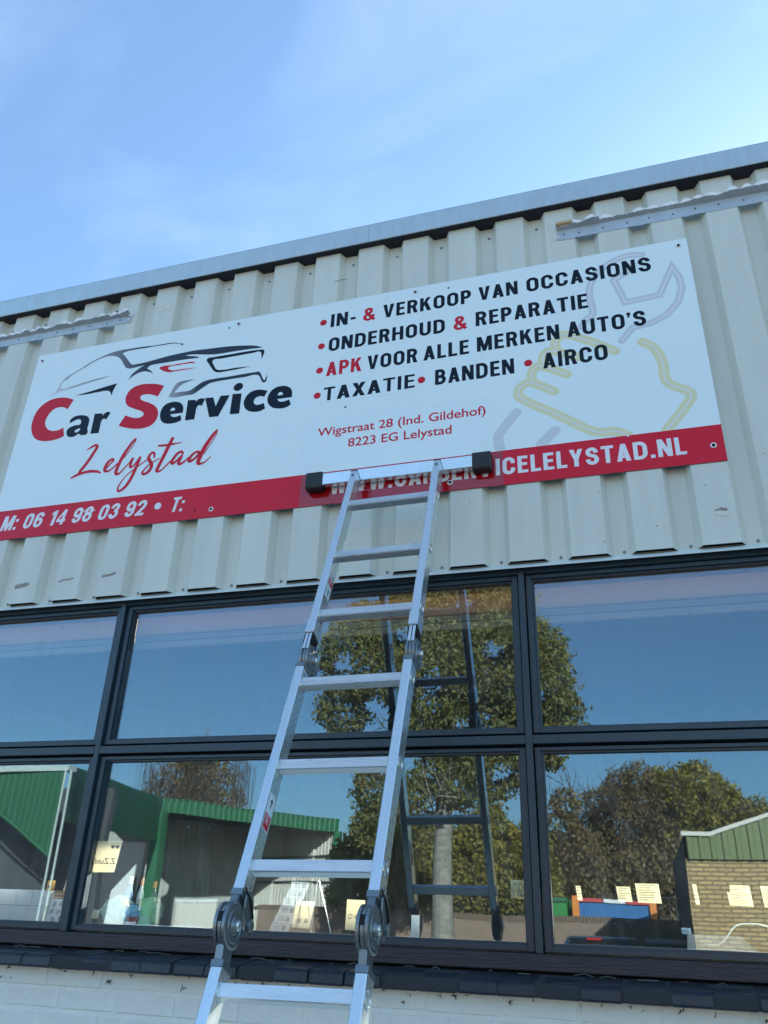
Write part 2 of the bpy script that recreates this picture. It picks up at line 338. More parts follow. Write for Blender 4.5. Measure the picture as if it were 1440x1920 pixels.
# ---- window band
XP = [-3.7493, -2.0433, -0.3345, 1.3745]        # post centres
ZU0, ZU1, ZL0, ZL1 = 2.185, 2.722, 1.527, 2.0955
for i, x in enumerate(XP):
    m_ = MB(); m_.box(x - 0.0115, x + 0.0115, 0.283, 0.345, 1.4995, 2.7798); m_.build('mullion', M_FRAME, bld, bevel=0.0015)
for i in range(3):
    x0, x1 = XP[i] + 0.0118, XP[i + 1] - 0.0118
    m_ = MB(); m_.box(x0, x1, 0.284, 0.345, 2.1226, 2.1526); m_.build('transom', M_FRAME, bld, bevel=0.0015)
    m_ = MB(); m_.box(x0, x1, 0.286, 0.345, 2.745, 2.7798); m_.build('head_rail', M_FRAME, bld, bevel=0.0015)
    gx0, gx1 = XP[i] + 0.0425, XP[i + 1] - 0.0425
    for (z0, z1, b0, t1, nm) in ((ZU0, ZU1, 2.1615, 2.744, 'u'), (ZL0, ZL1, 1.5035, 2.1145, 'l')):
        w = MB()
        sx0, sx1 = x0 + 0.0035, x1 - 0.0035
        # sash: two stepped rails on each side
        def rail(a0, a1, c0, c1):
            w.box(a0, a1, 0.3005, 0.343, c0, c1)
        rail(sx0, gx0 - 0.006, b0, t1); rail(gx1 + 0.006, sx1, b0, t1)
        rail(gx0 - 0.006, gx1 + 0.006, b0, z0 - 0.006 if nm == 'l' else z0 - 0.006); rail(gx0 - 0.006, gx1 + 0.006, z1 + 0.006, t1)
        win = w.build('window', M_FRAME, bld, bevel=0.0012)
        w = MB()
        w.box(gx0 - 0.006, gx0, 0.311, 0.338, z0 - 0.006, z1 + 0.006); w.box(gx1, gx1 + 0.006, 0.311, 0.338, z0 - 0.006, z1 + 0.006)
        w.box(gx0, gx1, 0.311, 0.338, z0 - 0.006, z0); w.box(gx0, gx1, 0.311, 0.338, z1, z1 + 0.006)
        w.build('glazing_bead', M_FRAME, win)
        g = MB(); g.box(gx0, gx1, 0.3265, 0.3305, z0, z1); g.build('pane', M_GLASS, win)
m_ = MB(); m_.box(-5.62, 10.25, 0.268, 0.345, 1.4524, 1.4985); m_.build('timber_sill', M_SILL, bld, bevel=0.003)
for x0, x1 in ((-5.62, XP[0] - 0.012), (XP[3] + 0.012, 10.25)):
    m_ = MB(); m_.box(x0, x1, 0.283, 0.345, 1.4990, 2.7798); m_.build('side_panel', M_FRAME, bld)
# ---- sloping brick sill
m_ = MB(); m_.xprism([(0.34, 1.452), (0.255, 1.4420), (0.130, 1.4345), (0.1155, 1.4315), (0.1070, 1.4250), (0.1022, 1.4000), (0.105, 1.3975), (0.165, 1.398), (0.34, 1.398)], -5.62, 10.25); m_.build('sill_mortar', M_MORTD, bld)
sb = MB(); sb.xprism([(0.265, 1.4440), (0.130, 1.4370), (0.113, 1.4345), (0.1035, 1.4265), (0.099, 1.4000), (0.102, 1.3955), (0.152, 1.3955), (0.265, 1.40)], -0.0542, 0.0542)
first = None; x = -5.0
proto = sb.build('sill_brick', M_SBRICK, None, bevel=0.0025, world=False)
xs = []
kx = 0.0217 + 0.0575 - 44 * 0.1152
while kx < 10.1:
    o = proto if not xs else proto.copy()
    if xs: COL.objects.link(o)
    o.parent = bld; o.location = (kx + random.uniform(-.0008, .0008), -0.3 + random.uniform(-.0015, .0015), random.uniform(-.0008, .0008)); o.rotation_euler = (random.uniform(-.006, .006), random.uniform(-.004, .004), random.uniform(-.006, .006))
    xs.append(kx); kx += 0.1152
# ---- white painted brick wall below
m_ = MB(); m_.box(-5.62, 10.25, 0.1640, 0.34, -0.2, 1.3975); wallb = m_.build('brick_wall', M_WBRICK, bld)
def brickmesh(seed):
    rr = random.Random(seed); b = MB(); j = lambda a: a + rr.uniform(-.0018, .0018)
    b.box(-0.105, 0.105, 0, 0.02, 0, 0.0525)
    b.v = [(j(p[0]), p[1] + rr.uniform(-.001, .001), j(p[2])) for p in b.v]
    return b
protos = []
for s_ in range(6):
    p_ = brickmesh(s_).build('brick', M_WBRICK, None, bevel=0.003, world=False); protos.append(p_.data)
    bpy.data.objects.remove(p_)
for row in range(5):
    z = 1.3355 - 0.0635 * row if row else 1.3355
    zz = 1.338 + 0.0 if row == 0 else 1.338 - 0.0635 * row
    off = (-1.978 if row % 2 == 0 else -2.137)
    for c in range(-6, 16):
        x = off + 0.22 * c + 0.11
        if -3.3 < x < 1.1:
            o = bpy.data.objects.new('brick', random.choice(protos)); COL.objects.link(o); o.parent = wallb
            o.location = Vector((x + random.uniform(-.003, .003), 0.1605 + random.uniform(-.0012, .0010), zz + 0.004)) - Vector((0, 0.3, 0))
            o.location.y += 0.0
            o.parent = bld
# moss, dirt and webs caught under and on the sill
mb = MB()
for i in range(46):
    x = random.uniform(-2.5, 0.5); z = 1.392 - abs(random.gauss(0, 0.018)); s = random.uniform(0.002, 0.006)
    for q in range(3):
        a = random.uniform(0, 6.28); e = random.uniform(1.0, 2.6) * s
        p = Vector((x + random.uniform(-s, s), 0.156 - random.uniform(0, .002), z)); d = Vector((math.cos(a) * e, -.001, math.sin(a) * e)); n_ = Vector((-math.sin(a) * s * .35, 0, math.cos(a) * s * .35))
        mb.quad(p - n_, p + d - n_ * .4, p + d + n_ * .4, p + n_)
tag(mb.build('moss_specks', M_DIRT, bld), kind='stuff')
mb = MB(); x = -2.6
while x < 0.6:
    L_ = random.uniform(.01, .06); y = random.uniform(.235, .262); z = 1.445 + random.uniform(0, .004)
    mb.tube([(x, y, z), (x + L_ * .5, y + random.uniform(-.006, .006), z + random.uniform(.0, .006)), (x + L_, y + random.uniform(-.01, .01), z)], random.uniform(.0004, .0010), 4)
    x += random.uniform(.03, .20)
tag(mb.build('cobweb', M_WEB, bld), kind='stuff')
band = set(bpy.data.objects) - before
# ---- shell, roof with slots added to let sun in, floor and rear wall
m_ = MB()
for y0, y1 in ((0.30, 4.08), (4.46, 6.06), (6.72, 9.6)): m_.box(-5.05, 9.25, y0, y1, 4.25, 4.262)
m_.box(-5.05, -2.6, 4.08, 4.46, 4.25, 4.262); m_.box(3.6, 9.25, 4.08, 4.46, 4.25, 4.262); m_.box(-5.05, 0.6, 6.06, 6.72, 4.25, 4.262); m_.box(4.2, 9.25, 6.06, 6.72, 4.25, 4.262)
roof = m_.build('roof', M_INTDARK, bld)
for x in (1.12, 1.9, 2.75, 3.6):
    m_ = MB(); m_.box(x - .02, x + .02, 6.06, 6.72, 4.20, 4.262); m_.build('sun_slot_bar', M_INT, roof)  # bars added across the sun slot to band the light on the notices
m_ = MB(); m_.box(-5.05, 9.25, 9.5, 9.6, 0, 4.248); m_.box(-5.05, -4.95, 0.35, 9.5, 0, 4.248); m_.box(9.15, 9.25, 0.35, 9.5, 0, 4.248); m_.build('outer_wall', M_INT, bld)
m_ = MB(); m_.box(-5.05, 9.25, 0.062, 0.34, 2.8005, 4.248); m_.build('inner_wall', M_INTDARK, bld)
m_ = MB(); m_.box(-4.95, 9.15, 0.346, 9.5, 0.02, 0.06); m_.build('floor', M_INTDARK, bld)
lining = set(bpy.data.objects)
m_ = MB(); m_.box(-4.9, 9.1, 0.346, 0.62, 1.490, 1.522); m_.build('window_board', mat('window_board', (0.35, 0.35, 0.36), 0.5), bld)
# boarded head inside the glass
for x0, x1 in ((-3.72, -2.046), (-2.041, -0.337), (-0.332, 1.34)):
    m_ = MB(); m_.box(x0, x1, 0.400, 0.415, 2.646, 2.80); m_.box(x0, x1, 0.404, 0.415, 2.616, 2.6415); m_.box(x0, x1, 0.396, 0.415, 2.583, 2.6095)
    m_.build('head_board', M_BOARD, bld, bevel=0.001); m_ = MB(); m_.box(x0, x1, 0.4155, 0.418, 2.606, 2.650); m_.build('joint_strip', M_INTDARK, bld)
m_ = MB(); m_.box(-3.72, 1.34, 0.347, 0.395, 2.7235, 2.745); m_.build('head_batten', M_WOOD, bld)
band |= set(bpy.data.objects) - lining
# the band was measured 1 : 0.9017 too far back: bring it to its true depth and size, flush behind the ribbed sheet
BS, BT = 0.9017, Vector((0, -0.2458, 0.1573))
for o in band:
    if o.parent is bld:
        o.location = o.location * BS + Vector((0, 0.3, 0)) * (BS - 1) + BT; o.scale = (BS, BS, BS)
m_ = MB(); m_.box(-4.94, 9.14, 2.95, 3.10, 3.0, 3.45); m_.build('slot_blocker', M_INTDARK, bld)  # beam added to hide the bright roof slot, sun passes below it
# sealant smears left on the ribs
def smear(pts, w, m, y=YC - 0.0005, name='sealant_smear', parent=None, th=0.0025):
    mb = MB(); n = len(pts)
    for i in range(n - 1):
        (xa, za), (xb, zb) = pts[i], pts[i + 1]; wa = w * (0.5 + random.random()); wb = w * (0.5 + random.random())
        mb.add([(xa, y, za - wa), (xb, y, zb - wb), (xb, y, zb + wb), (xa, y, za + wa), (xa, y - th, za - wa * .5), (xb, y - th * random.random(), zb - wb * .5), (xb, y - th, zb + wb * .5), (xa, y - th * random.random(), za + wa * .5)], [(4, 5, 6, 7), (0, 1, 5, 4), (3, 7, 6, 2), (0, 4, 7, 3), (1, 2, 6, 5)])
    return mb.build(name, m, parent or bld)
smear([(-2.380, 2.752), (-2.360, 2.754), (-2.340, 2.757), (-2.315, 2.760)], 0.008, M_SEALD)
smear([(-2.168, 2.757), (-2.150, 2.764), (-2.125, 2.763), (-2.100, 2.767)], 0.0025, M_SEALD)
smear([(-1.965, 2.764), (-1.945, 2.765), (-1.925, 2.768), (-1.905, 2.772)], 0.006, M_SEALD)
smear([(0.330, 2.788), (0.345, 2.780), (0.365, 2.777), (0.385, 2.785)], 0.0075, M_SEAL)
smear([(0.334, 2.794), (0.352, 2.800), (0.372, 2.795)], 0.004, M_SEALD, y=YC - 0.001)
smear([(-1.955, 4.113), (-1.935, 4.120), (-1.905, 4.124), (-1.888, 4.126)], 0.006, M_SEAL)
smear([(-1.06, 4.095), (-1.03, 4.10), (-1.0, 4.099)], 0.0015, M_SEALD)
mb = MB()
for i in range(130):
    kk = random.randint(-4, 15); x = CREST0 + kk * PITCH + random.uniform(0.004, CRW - .004); z = random.choice((random.uniform(2.7, 3.0), random.uniform(3.0, 4.2)))
    s = abs(random.gauss(0.0008, .0009)) + .0005
    mb.quad((x - s, YC - .0009, z - s), (x + s * .8, YC - .0009, z - s * 1.3), (x + s, YC - .0009, z + s), (x - s * .6, YC - .0009, z + s * 1.6))
tag(mb.build('paint_chips', M_SEALD, bld), kind='stuff')

# ================================================================== old bent strips above the sign
def bent_strip(name, label, x0, x1, zt, zb, holes, wood_tip=None, ragged_end=None):
    t = thing(name, label, 'metal strip', ((x0 + x1) / 2, YC - .001, zb), group='broken metal strips left above the sign')
    n = int((x1 - x0) / 0.008); rr = random.Random(int(x0 * 100))
    # flat flange, with a chewed lower edge
    mb = MB(); lo = [zb + (rr.uniform(-.0035, .0015) if rr.random() < .5 else 0) for i in range(n + 1)]
    xs_ = [x0 + (x1 - x0) * i / n for i in range(n + 1)]
    for i in range(n):
        a, b = xs_[i], xs_[i + 1]; ya = YC - .0012; yb = YC - .0024
        mb.add([(a, yb, lo[i]), (b, yb, lo[i + 1]), (b, yb, zt), (a, yb, zt), (a, ya, lo[i]), (b, ya, lo[i + 1])], [(0, 1, 2, 3), (0, 4, 5, 1)])
    fl = mb.build('flange', M_STRIP, t)
    # ledge bent outwards, torn along its front
    mb = MB(); dep = []; dz = []
    h = 0.019
    for i in range(n + 1):
        h += rr.uniform(-.004, .004); h = min(.034, max(.016, h))
        if rr.random() < .05: h = .012
        dep.append(h); dz.append(rr.uniform(-.0012, .0015))
    for i in range(n):
        a, b = xs_[i], xs_[i + 1]; y0 = YC - .0024
        mb.add([(a, y0, zt), (b, y0, zt), (b, y0 - dep[i + 1], zt + .006 + dz[i + 1]), (a, y0 - dep[i], zt + .006 + dz[i]), (a, y0 - dep[i], zt + .0072 + dz[i]), (b, y0 - dep[i + 1], zt + .0072 + dz[i + 1]), (b, y0, zt + .0012), (a, y0, zt + .0012)], [(0, 3, 2, 1), (4, 7, 6, 5), (3, 4, 5, 2)])
    mb.build('ledge', M_STRIP, t)
    # curled bright slivers along the tear
    i = 2
    while i < n - 3:
        L_ = rr.randint(3, 9); j = min(n, i + L_); mb = MB()
        if rr.random() < .88:
            for q in range(i, j):
                a, b = xs_[q], xs_[q + 1]; fa = math.sin(math.pi * (q - i + .15) / (L_ + .3)); fb = math.sin(math.pi * (q + 1 - i + .15) / (L_ + .3))
                za, zb2 = zt + .007 + dz[q], zt + .007 + dz[q + 1]; ya, yb = YC - .0026 - dep[q], YC - .0026 - dep[q + 1]
                mb.add([(a, ya, za), (b, yb, zb2), (b, yb - .003 * fb, zb2 + .0150 * fb), (a, ya - .003 * fa, za + .0150 * fa)], [(0, 1, 2, 3)])
            mb.build('torn_sliver', M_TORN, t)
        i = j + rr.randint(0, 1)
    for hx in holes:
        s = MB(); s.lathe([(0.0036, 0), (0.0036, -.0012)], 'y', 8, (hx, YC - .0024, (zt + zb) / 2 + rr.uniform(-.004, .004))); s.build('screw_hole', M_HOLE, t)
    if wood_tip:
        s = MB(); s.box(wood_tip[0], wood_tip[1], YC - .034, YC - .012, zt + .0085, zt + .0215); s.build('wood_batten', M_PALEWOOD, t, bevel=.001)
    if ragged_end is not None:
        s = MB()
        for q in range(7):
            p = Vector((ragged_end + rr.uniform(-.012, .012), YC - .004 - rr.uniform(0, .012), zb + rr.uniform(.0, .05))); a = Vector((rr.uniform(-.012, .012), rr.uniform(-.006, .002), rr.uniform(-.012, .012))); b = Vector((rr.uniform(-.01, .01), rr.uniform(-.008, .0), rr.uniform(-.01, .01)))
            s.add([p, p + a, p + a + b, p + b], [(0, 1, 2, 3)])
        s.build('torn_end', M_TORN, t)
    return t
bent_strip('metal_strip', 'grey bent metal strip with torn edge above the car drawing, ending at a rib', -9.15, -2.100, 4.127, 4.086, [-3.1, -2.99, -2.87, -2.745, -2.63, -2.52, -2.425, -2.33, -2.235, -2.16], ragged_end=-2.10)
bent_strip('metal_strip', 'grey bent metal strip with a pale wood tip above the sign\'s wrench corner', -0.083, 1.25, 4.138, 4.087, [-0.055, 0.005, 0.10, 0.195, 0.28, 0.37, 0.455, 0.54, 0.63, 0.72, 0.82], wood_tip=(-.084, -.018), ragged_end=-.083)

# ================================================================== THE SIGN
sign = thing('sign', 'wide white and red garage sign with car logo, Car Service Lelystad', 'sign', (-2.589, 0.0, 2.9825), (0, 0.00167, 0))
SW = 2.989
def sbox(name, x0, x1, y0, y1, z0, z1, m, parent=sign, bevel=0):
    mb = MB(); mb.box(x0, x1, y0, y1, z0, z1); return mb.build(name, m, parent, bevel, world=False)
sbox('panel_white', 0, SW, 0, 0.0028, 0.1378, 0.995, M_SIGN)
sbox('panel_red', 0, SW, -.00042, 0.0028, -0.005, 0.1375, M_RED)
sbox('panel_edge', -0.0006, SW + 0.0006, 0.0004, 0.0032, -0.0056, 0.9956, M_SIGNEDGE)
def curve_mesh(splines, name):
    """filled outline(s) -> flat mesh in the x-z plane; a third value marks a sharp corner"""
    cu = bpy.data.curves.new(name, 'CURVE'); cu.dimensions = '2D'; cu.fill_mode = 'BOTH' if False else 'FRONT'; cu.resolution_u = 6
    for pts in splines:
        sp = cu.splines.new('BEZIER'); sp.bezier_points.add(len(pts) - 1); sp.use_cyclic_u = True
        for bp, p in zip(sp.bezier_points, pts):
            bp.co = (p[0], p[1], 0); h = 'VECTOR' if len(p) > 2 else 'AUTO'
            bp.handle_left_type = h; bp.handle_right_type = h
    return to_mesh(cu, name)
def to_mesh(cu, name):
    o = bpy.data.objects.new('tmp', cu); COL.objects.link(o); dg = bpy.context.evaluated_depsgraph_get(); dg.update()
    me = bpy.data.meshes.new_from_object(o.evaluated_get(dg)); me.name = name
    bpy.data.objects.remove(o); bpy.data.curves.remove(cu)
    me.transform(Matrix(((1, 0, 0, 0), (0, 0, -1, 0), (0, 1, 0, 0), (0, 0, 0, 1))))
    return me
def layer(name, me, m, y, parent=sign):
    me.transform(Matrix.Translation((0, y, 0))); me.materials.clear(); me.materials.append(m)
    for p in me.polygons: p.material_index = 0
    return link(name, me, parent)
def path_pts(path):
    """line points (x,y); quarter turns (cornerx, cornery, x, y)"""
    out = [Vector((path[0][0], path[0][1]))]
    for p in path[1:]:
        if len(p) == 2: out.append(Vector(p))
        else:
            a = out[-1]; c = Vector(p[:2]); b = Vector(p[2:]); k = 0.56
            c1 = a + (c - a) * k; c2 = b + (c - b) * k
            for i in range(1, 9):
                t = i / 8; out.append(a * (1 - t) ** 3 + 3 * c1 * t * (1 - t) ** 2 + 3 * c2 * t * t * (1 - t) + b * t ** 3)
    return out
def ribbon(mb, pts, w, y, closed=False, xf=lambda p: p, rnd=False):
    """strip of width w (number or list) along pts, mitred"""
    n = len(pts); ws = w if isinstance(w, list) else [w] * n; Lp, Rp = [], []
    for i in range(n):
        a = pts[i - 1] if (i > 0 or closed) else None; b = pts[(i + 1) % n] if (i < n - 1 or closed) else None
        d1 = (pts[i] - a).normalized() if a is not None else None; d2 = (b - pts[i]).normalized() if b is not None else None
        if d1 is None: d1 = d2
        if d2 is None: d2 = d1
        t = (d1 + d2); t = t.normalized() if t.length > 1e-6 else d1
        nn = Vector((-t.y, t.x)); cs = max(0.35, nn.dot(Vector((-d1.y, d1.x))))
        h = ws[i] * .5 / cs; Lp.append(pts[i] + nn * h); Rp.append(pts[i] - nn * h)
    P = [xf(p) for p in Lp] + [xf(p) for p in Rp]
    fs = [(i, (i + 1) % n, n + (i + 1) % n, n + i) for i in range(n if closed else n - 1)]
    mb.add([(p.x, y - .0000012 * i_, p.y) for i_, p in enumerate(P)], fs)
    if rnd and not closed:
        for c, ww in ((pts[0], ws[0]), (pts[-1], ws[-1])):
            q = [xf(c + Vector((math.cos(2 * math.pi * j / 16), math.sin(2 * math.pi * j / 16))) * ww * .5) for j in range(16)]
            mb.add([(p.x, y - .00012, p.y) for p in q], [tuple(range(16))])
def q4(x0, x1, y0=.09, y1=.91, r=.21):
    return [(x0, y0 + r), (x0, y1 - r), (x0, y1, x0 + (x1 - x0) / 2, y1), (x1, y1, x1, y1 - r), (x1, y0 + r), (x1, y0, x0 + (x1 - x0) / 2, y0), (x0, y0, x0, y0 + r)]
# condensed sign-writing alphabet: (advance width, strokes, polygons); strokes marked 'o' close on themselves
GL = {
 'I': (.20, [[(.1, 0), (.1, 1)]], []),
 'N': (.60, [[(.095, 0), (.095, 1)], [(.505, 0), (.505, 1)]], [[(.0, 1), (.21, 1), (.6, 0), (.39, 0)]]),
 'V': (.60, [], [[(0, 1), (.205, 1), (.3, .30), (.395, 1), (.6, 1), (.405, 0), (.195, 0)]]),
 'E': (.48, [[(.1, 0), (.1, 1)], [(.1, .915), (.47, .915)], [(.1, .52), (.44, .52)], [(.1, .085), (.48, .085)]], []),
 'R': (.57, [[(.1, 0), (.1, 1)], [(.1, .915), (.29, .915), (.455, .915, .455, .71), (.455, .50, .29, .50), (.1, .50)]], [[(.26, .46), (.44, .50), (.57, 0), (.36, 0)]]),
 'K': (.60, [[(.1, 0), (.1, 1)]], [[(.18, .30), (.18, .60), (.36, 1), (.585, 1)], [(.24, .48), (.38, .68), (.60, 0), (.375, 0)]]),
 'O': (.60, ['o', q4(.1, .5)], []),
 'P': (.54, [[(.1, 0), (.1, 1)], [(.1, .915), (.28, .915), (.445, .915, .445, .69), (.445, .46, .28, .46), (.1, .46)]], []),
 'A': (.60, [], [[(0, 0), (.205, 0), (.40, 1), (.20, 1)], [(.6, 0), (.395, 0), (.20, 1), (.40, 1)], [(.12, .19), (.48, .19), (.45, .345), (.15, .345)]]),
 'C': (.58, [[(.485, .63), (.485, .70), (.485, .91, .295, .91), (.1, .91, .1, .7), (.1, .3), (.1, .09, .295, .09), (.485, .09, .485, .30), (.485, .37)]], []),
 'S': (.57, [[(.46, .68), (.46, .91, .285, .91), (.105, .91, .105, .73), (.105, .60, .22, .555), (.35, .505), (.475, .455, .475, .29), (.475, .09, .285, .09), (.095, .09, .095, .33)]], []),
 'D': (.60, [[(.1, 0), (.1, 1)], [(.1, .915), (.27, .915), (.5, .915, .5, .66), (.5, .34), (.5, .085, .27, .085), (.1, .085)]], []),
 'H': (.60, [[(.1, 0), (.1, 1)], [(.5, 0), (.5, 1)], [(.1, .5), (.5, .5)]], []),
 'U': (.60, [[(.1, 1), (.1, .31), (.1, .09, .3, .09), (.5, .09, .5, .31), (.5, 1)]], []),
 'T': (.54, [[(.27, 0), (.27, 1)], [(0, .915), (.54, .915)]], []),
 'L': (.46, [[(.1, 0), (.1, 1)], [(.1, .085), (.46, .085)]], []),
 'M': (.76, [[(.095, 0), (.095, 1)], [(.665, 0), (.665, 1)]], [[(.02, 1), (.235, 1), (.38, .40), (.525, 1), (.74, 1), (.455, 0), (.305, 0)]]),
 'B': (.57, [[(.1, 0), (.1, 1)], [(.1, .915), (.28, .915), (.44, .915, .44, .715), (.44, .52, .28, .52), (.1, .52)], [(.1, .52), (.28, .52), (.475, .52, .475, .30), (.475, .085, .28, .085), (.1, .085)]], []),
 'X': (.60, [], [[(0, 0), (.21, 0), (.6, 1), (.39, 1)], [(.6, 0), (.39, 0), (0, 1), (.21, 1)]]),
 'W': (.88, [], [[(0, 1), (.19, 1), (.26, .34), (.35, 1), (.53, 1), (.62, .34), (.69, 1), (.88, 1), (.73, 0), (.52, 0), (.44, .56), (.36, 0), (.15, 0)]]),
 'Y': (.60, [], [[(0, 1), (.215, 1), (.3, .66), (.385, 1), (.6, 1), (.4, .40), (.4, 0), (.2, 0), (.2, .40)]]),
 'G': (.6, ['o', q4(.1, .5)], []),
 '-': (.32, [[(.03, .40), (.30, .40)]], []),
 "'": (.16, [], [[(.0, 1), (.17, 1), (.17, .86), (.10, .66), (.0, .66), (.06, .80), (.0, .80)]]),
 '.': (.20, [], [[(0, 0), (.19, 0), (.19, .18), (0, .18)]]),
 ':': (.20, [], [[(0, 0), (.19, 0), (.19, .18), (0, .18)], [(0, .54), (.19, .54), (.19, .72), (0, .72)]]),
 '&': (.64, [[(.60, .03), (.21, .60), (.14, .70, .15, .77), (.17, .92, .29, .92), (.43, .92, .43, .76), (.42, .63, .32, .57), (.17, .46), (.09, .40, .09, .27), (.10, .09, .28, .09), (.47, .10, .56, .44)]], []),
 '0': (.57, ['o', q4(.1, .47)], []),
 '1': (.40, [], [[(.2, 0), (.40, 0), (.40, 1), (.25, 1), (.05, .86), (.05, .68), (.2, .78)]]),
 '2': (.55, [[(.095, .66), (.095, .91, .28, .91), (.46, .91, .46, .71), (.46, .60, .41, .52), (.12, .09)], [(.02, .085), (.54, .085)]], []),
 '3': (.56, [[(.10, .69), (.10, .91, .28, .91), (.45, .91, .45, .72), (.45, .53, .25, .53)], [(.25, .53), (.47, .53, .47, .31), (.47, .09, .28, .09), (.09, .09, .09, .31)]], []),
 '4': (.59, [[(.41, 0), (.41, 1)], [(.02, .27), (.59, .27)]], [[(.02, .19), (.02, .36), (.32, 1), (.50, 1)], [(.02, .20), (.14, .34), (.42, .98), (.34, 1)]]),
 '6': (.57, ['o', q4(.1, .47, .09, .56, .2), [(.46, .70), (.46, .91, .29, .91), (.1, .91, .1, .70), (.1, .3)]], []),
 '8': (.57, ['o', q4(.11, .46, .53, .91, .19), 'o', q4(.095, .475, .09, .53, .21)], []),
 '9': (.57, ['o', q4(.1, .47, .44, .91, .2), [(.11, .30), (.11, .09, .28, .09), (.47, .09, .47, .30), (.47, .7)]], []),
}
def text(s, u0, u1, v, cap, m, sw=.19, shear=0.0, slope=0.0018, name='lettering', gap=.115, space=.30, parent=sign, y=-.00045):
    adv = sum((space if c == ' ' else GL[c][0]) for c in s) + gap * sum(1 for a, b in zip(s, s[1:]) if a != ' ' and b != ' ')
    kx = (u1 - u0 - shear * cap * 0.6) / (adv * cap); cx = 0.0; mb = MB(); eps = 0
    for i, c in enumerate(s):
        if c == ' ': cx += space; continue
        wd, st, po = GL[c]
        def xf(p, cx=cx): 
            x = u0 + (cx + p.x) * cap * kx + shear * p.y * cap; return Vector((x, v + p.y * cap + slope * (x - u0)))
        closed = False; k = 0
        for q in st:
            if q == 'o': closed = True; continue
            pts = path_pts(q); yy = y - k * 0.00002 ; k += 1
            if closed and (pts[0] - pts[-1]).length < 1e-4: pts = pts[:-1]
            ribbon(mb, pts, sw if len(q) != 2 or abs(q[0][1] - q[1][1]) > .01 else sw * .89, yy, closed, xf); closed = False
        for q in po:
            yy = y - k * 0.00002; k += 1
            P = [xf(Vector(p)) for p in q]; mb.add([(p.x, yy, p.y) for p in P], [tuple(range(len(P)))])
        cx += wd + (gap if i + 1 < len(s) and s[i + 1] != ' ' else 0)
    return mb.build(name, m, parent, world=False)
def dot(u, v, r, m, name='bullet'):
    mb = MB(); q = [(u + math.cos(2 * math.pi * j / 24) * r, -.0007, v + math.sin(2 * math.pi * j / 24) * r) for j in range(24)]; mb.add(q, [tuple(range(24))]); return mb.build(name, m, sign, world=False)
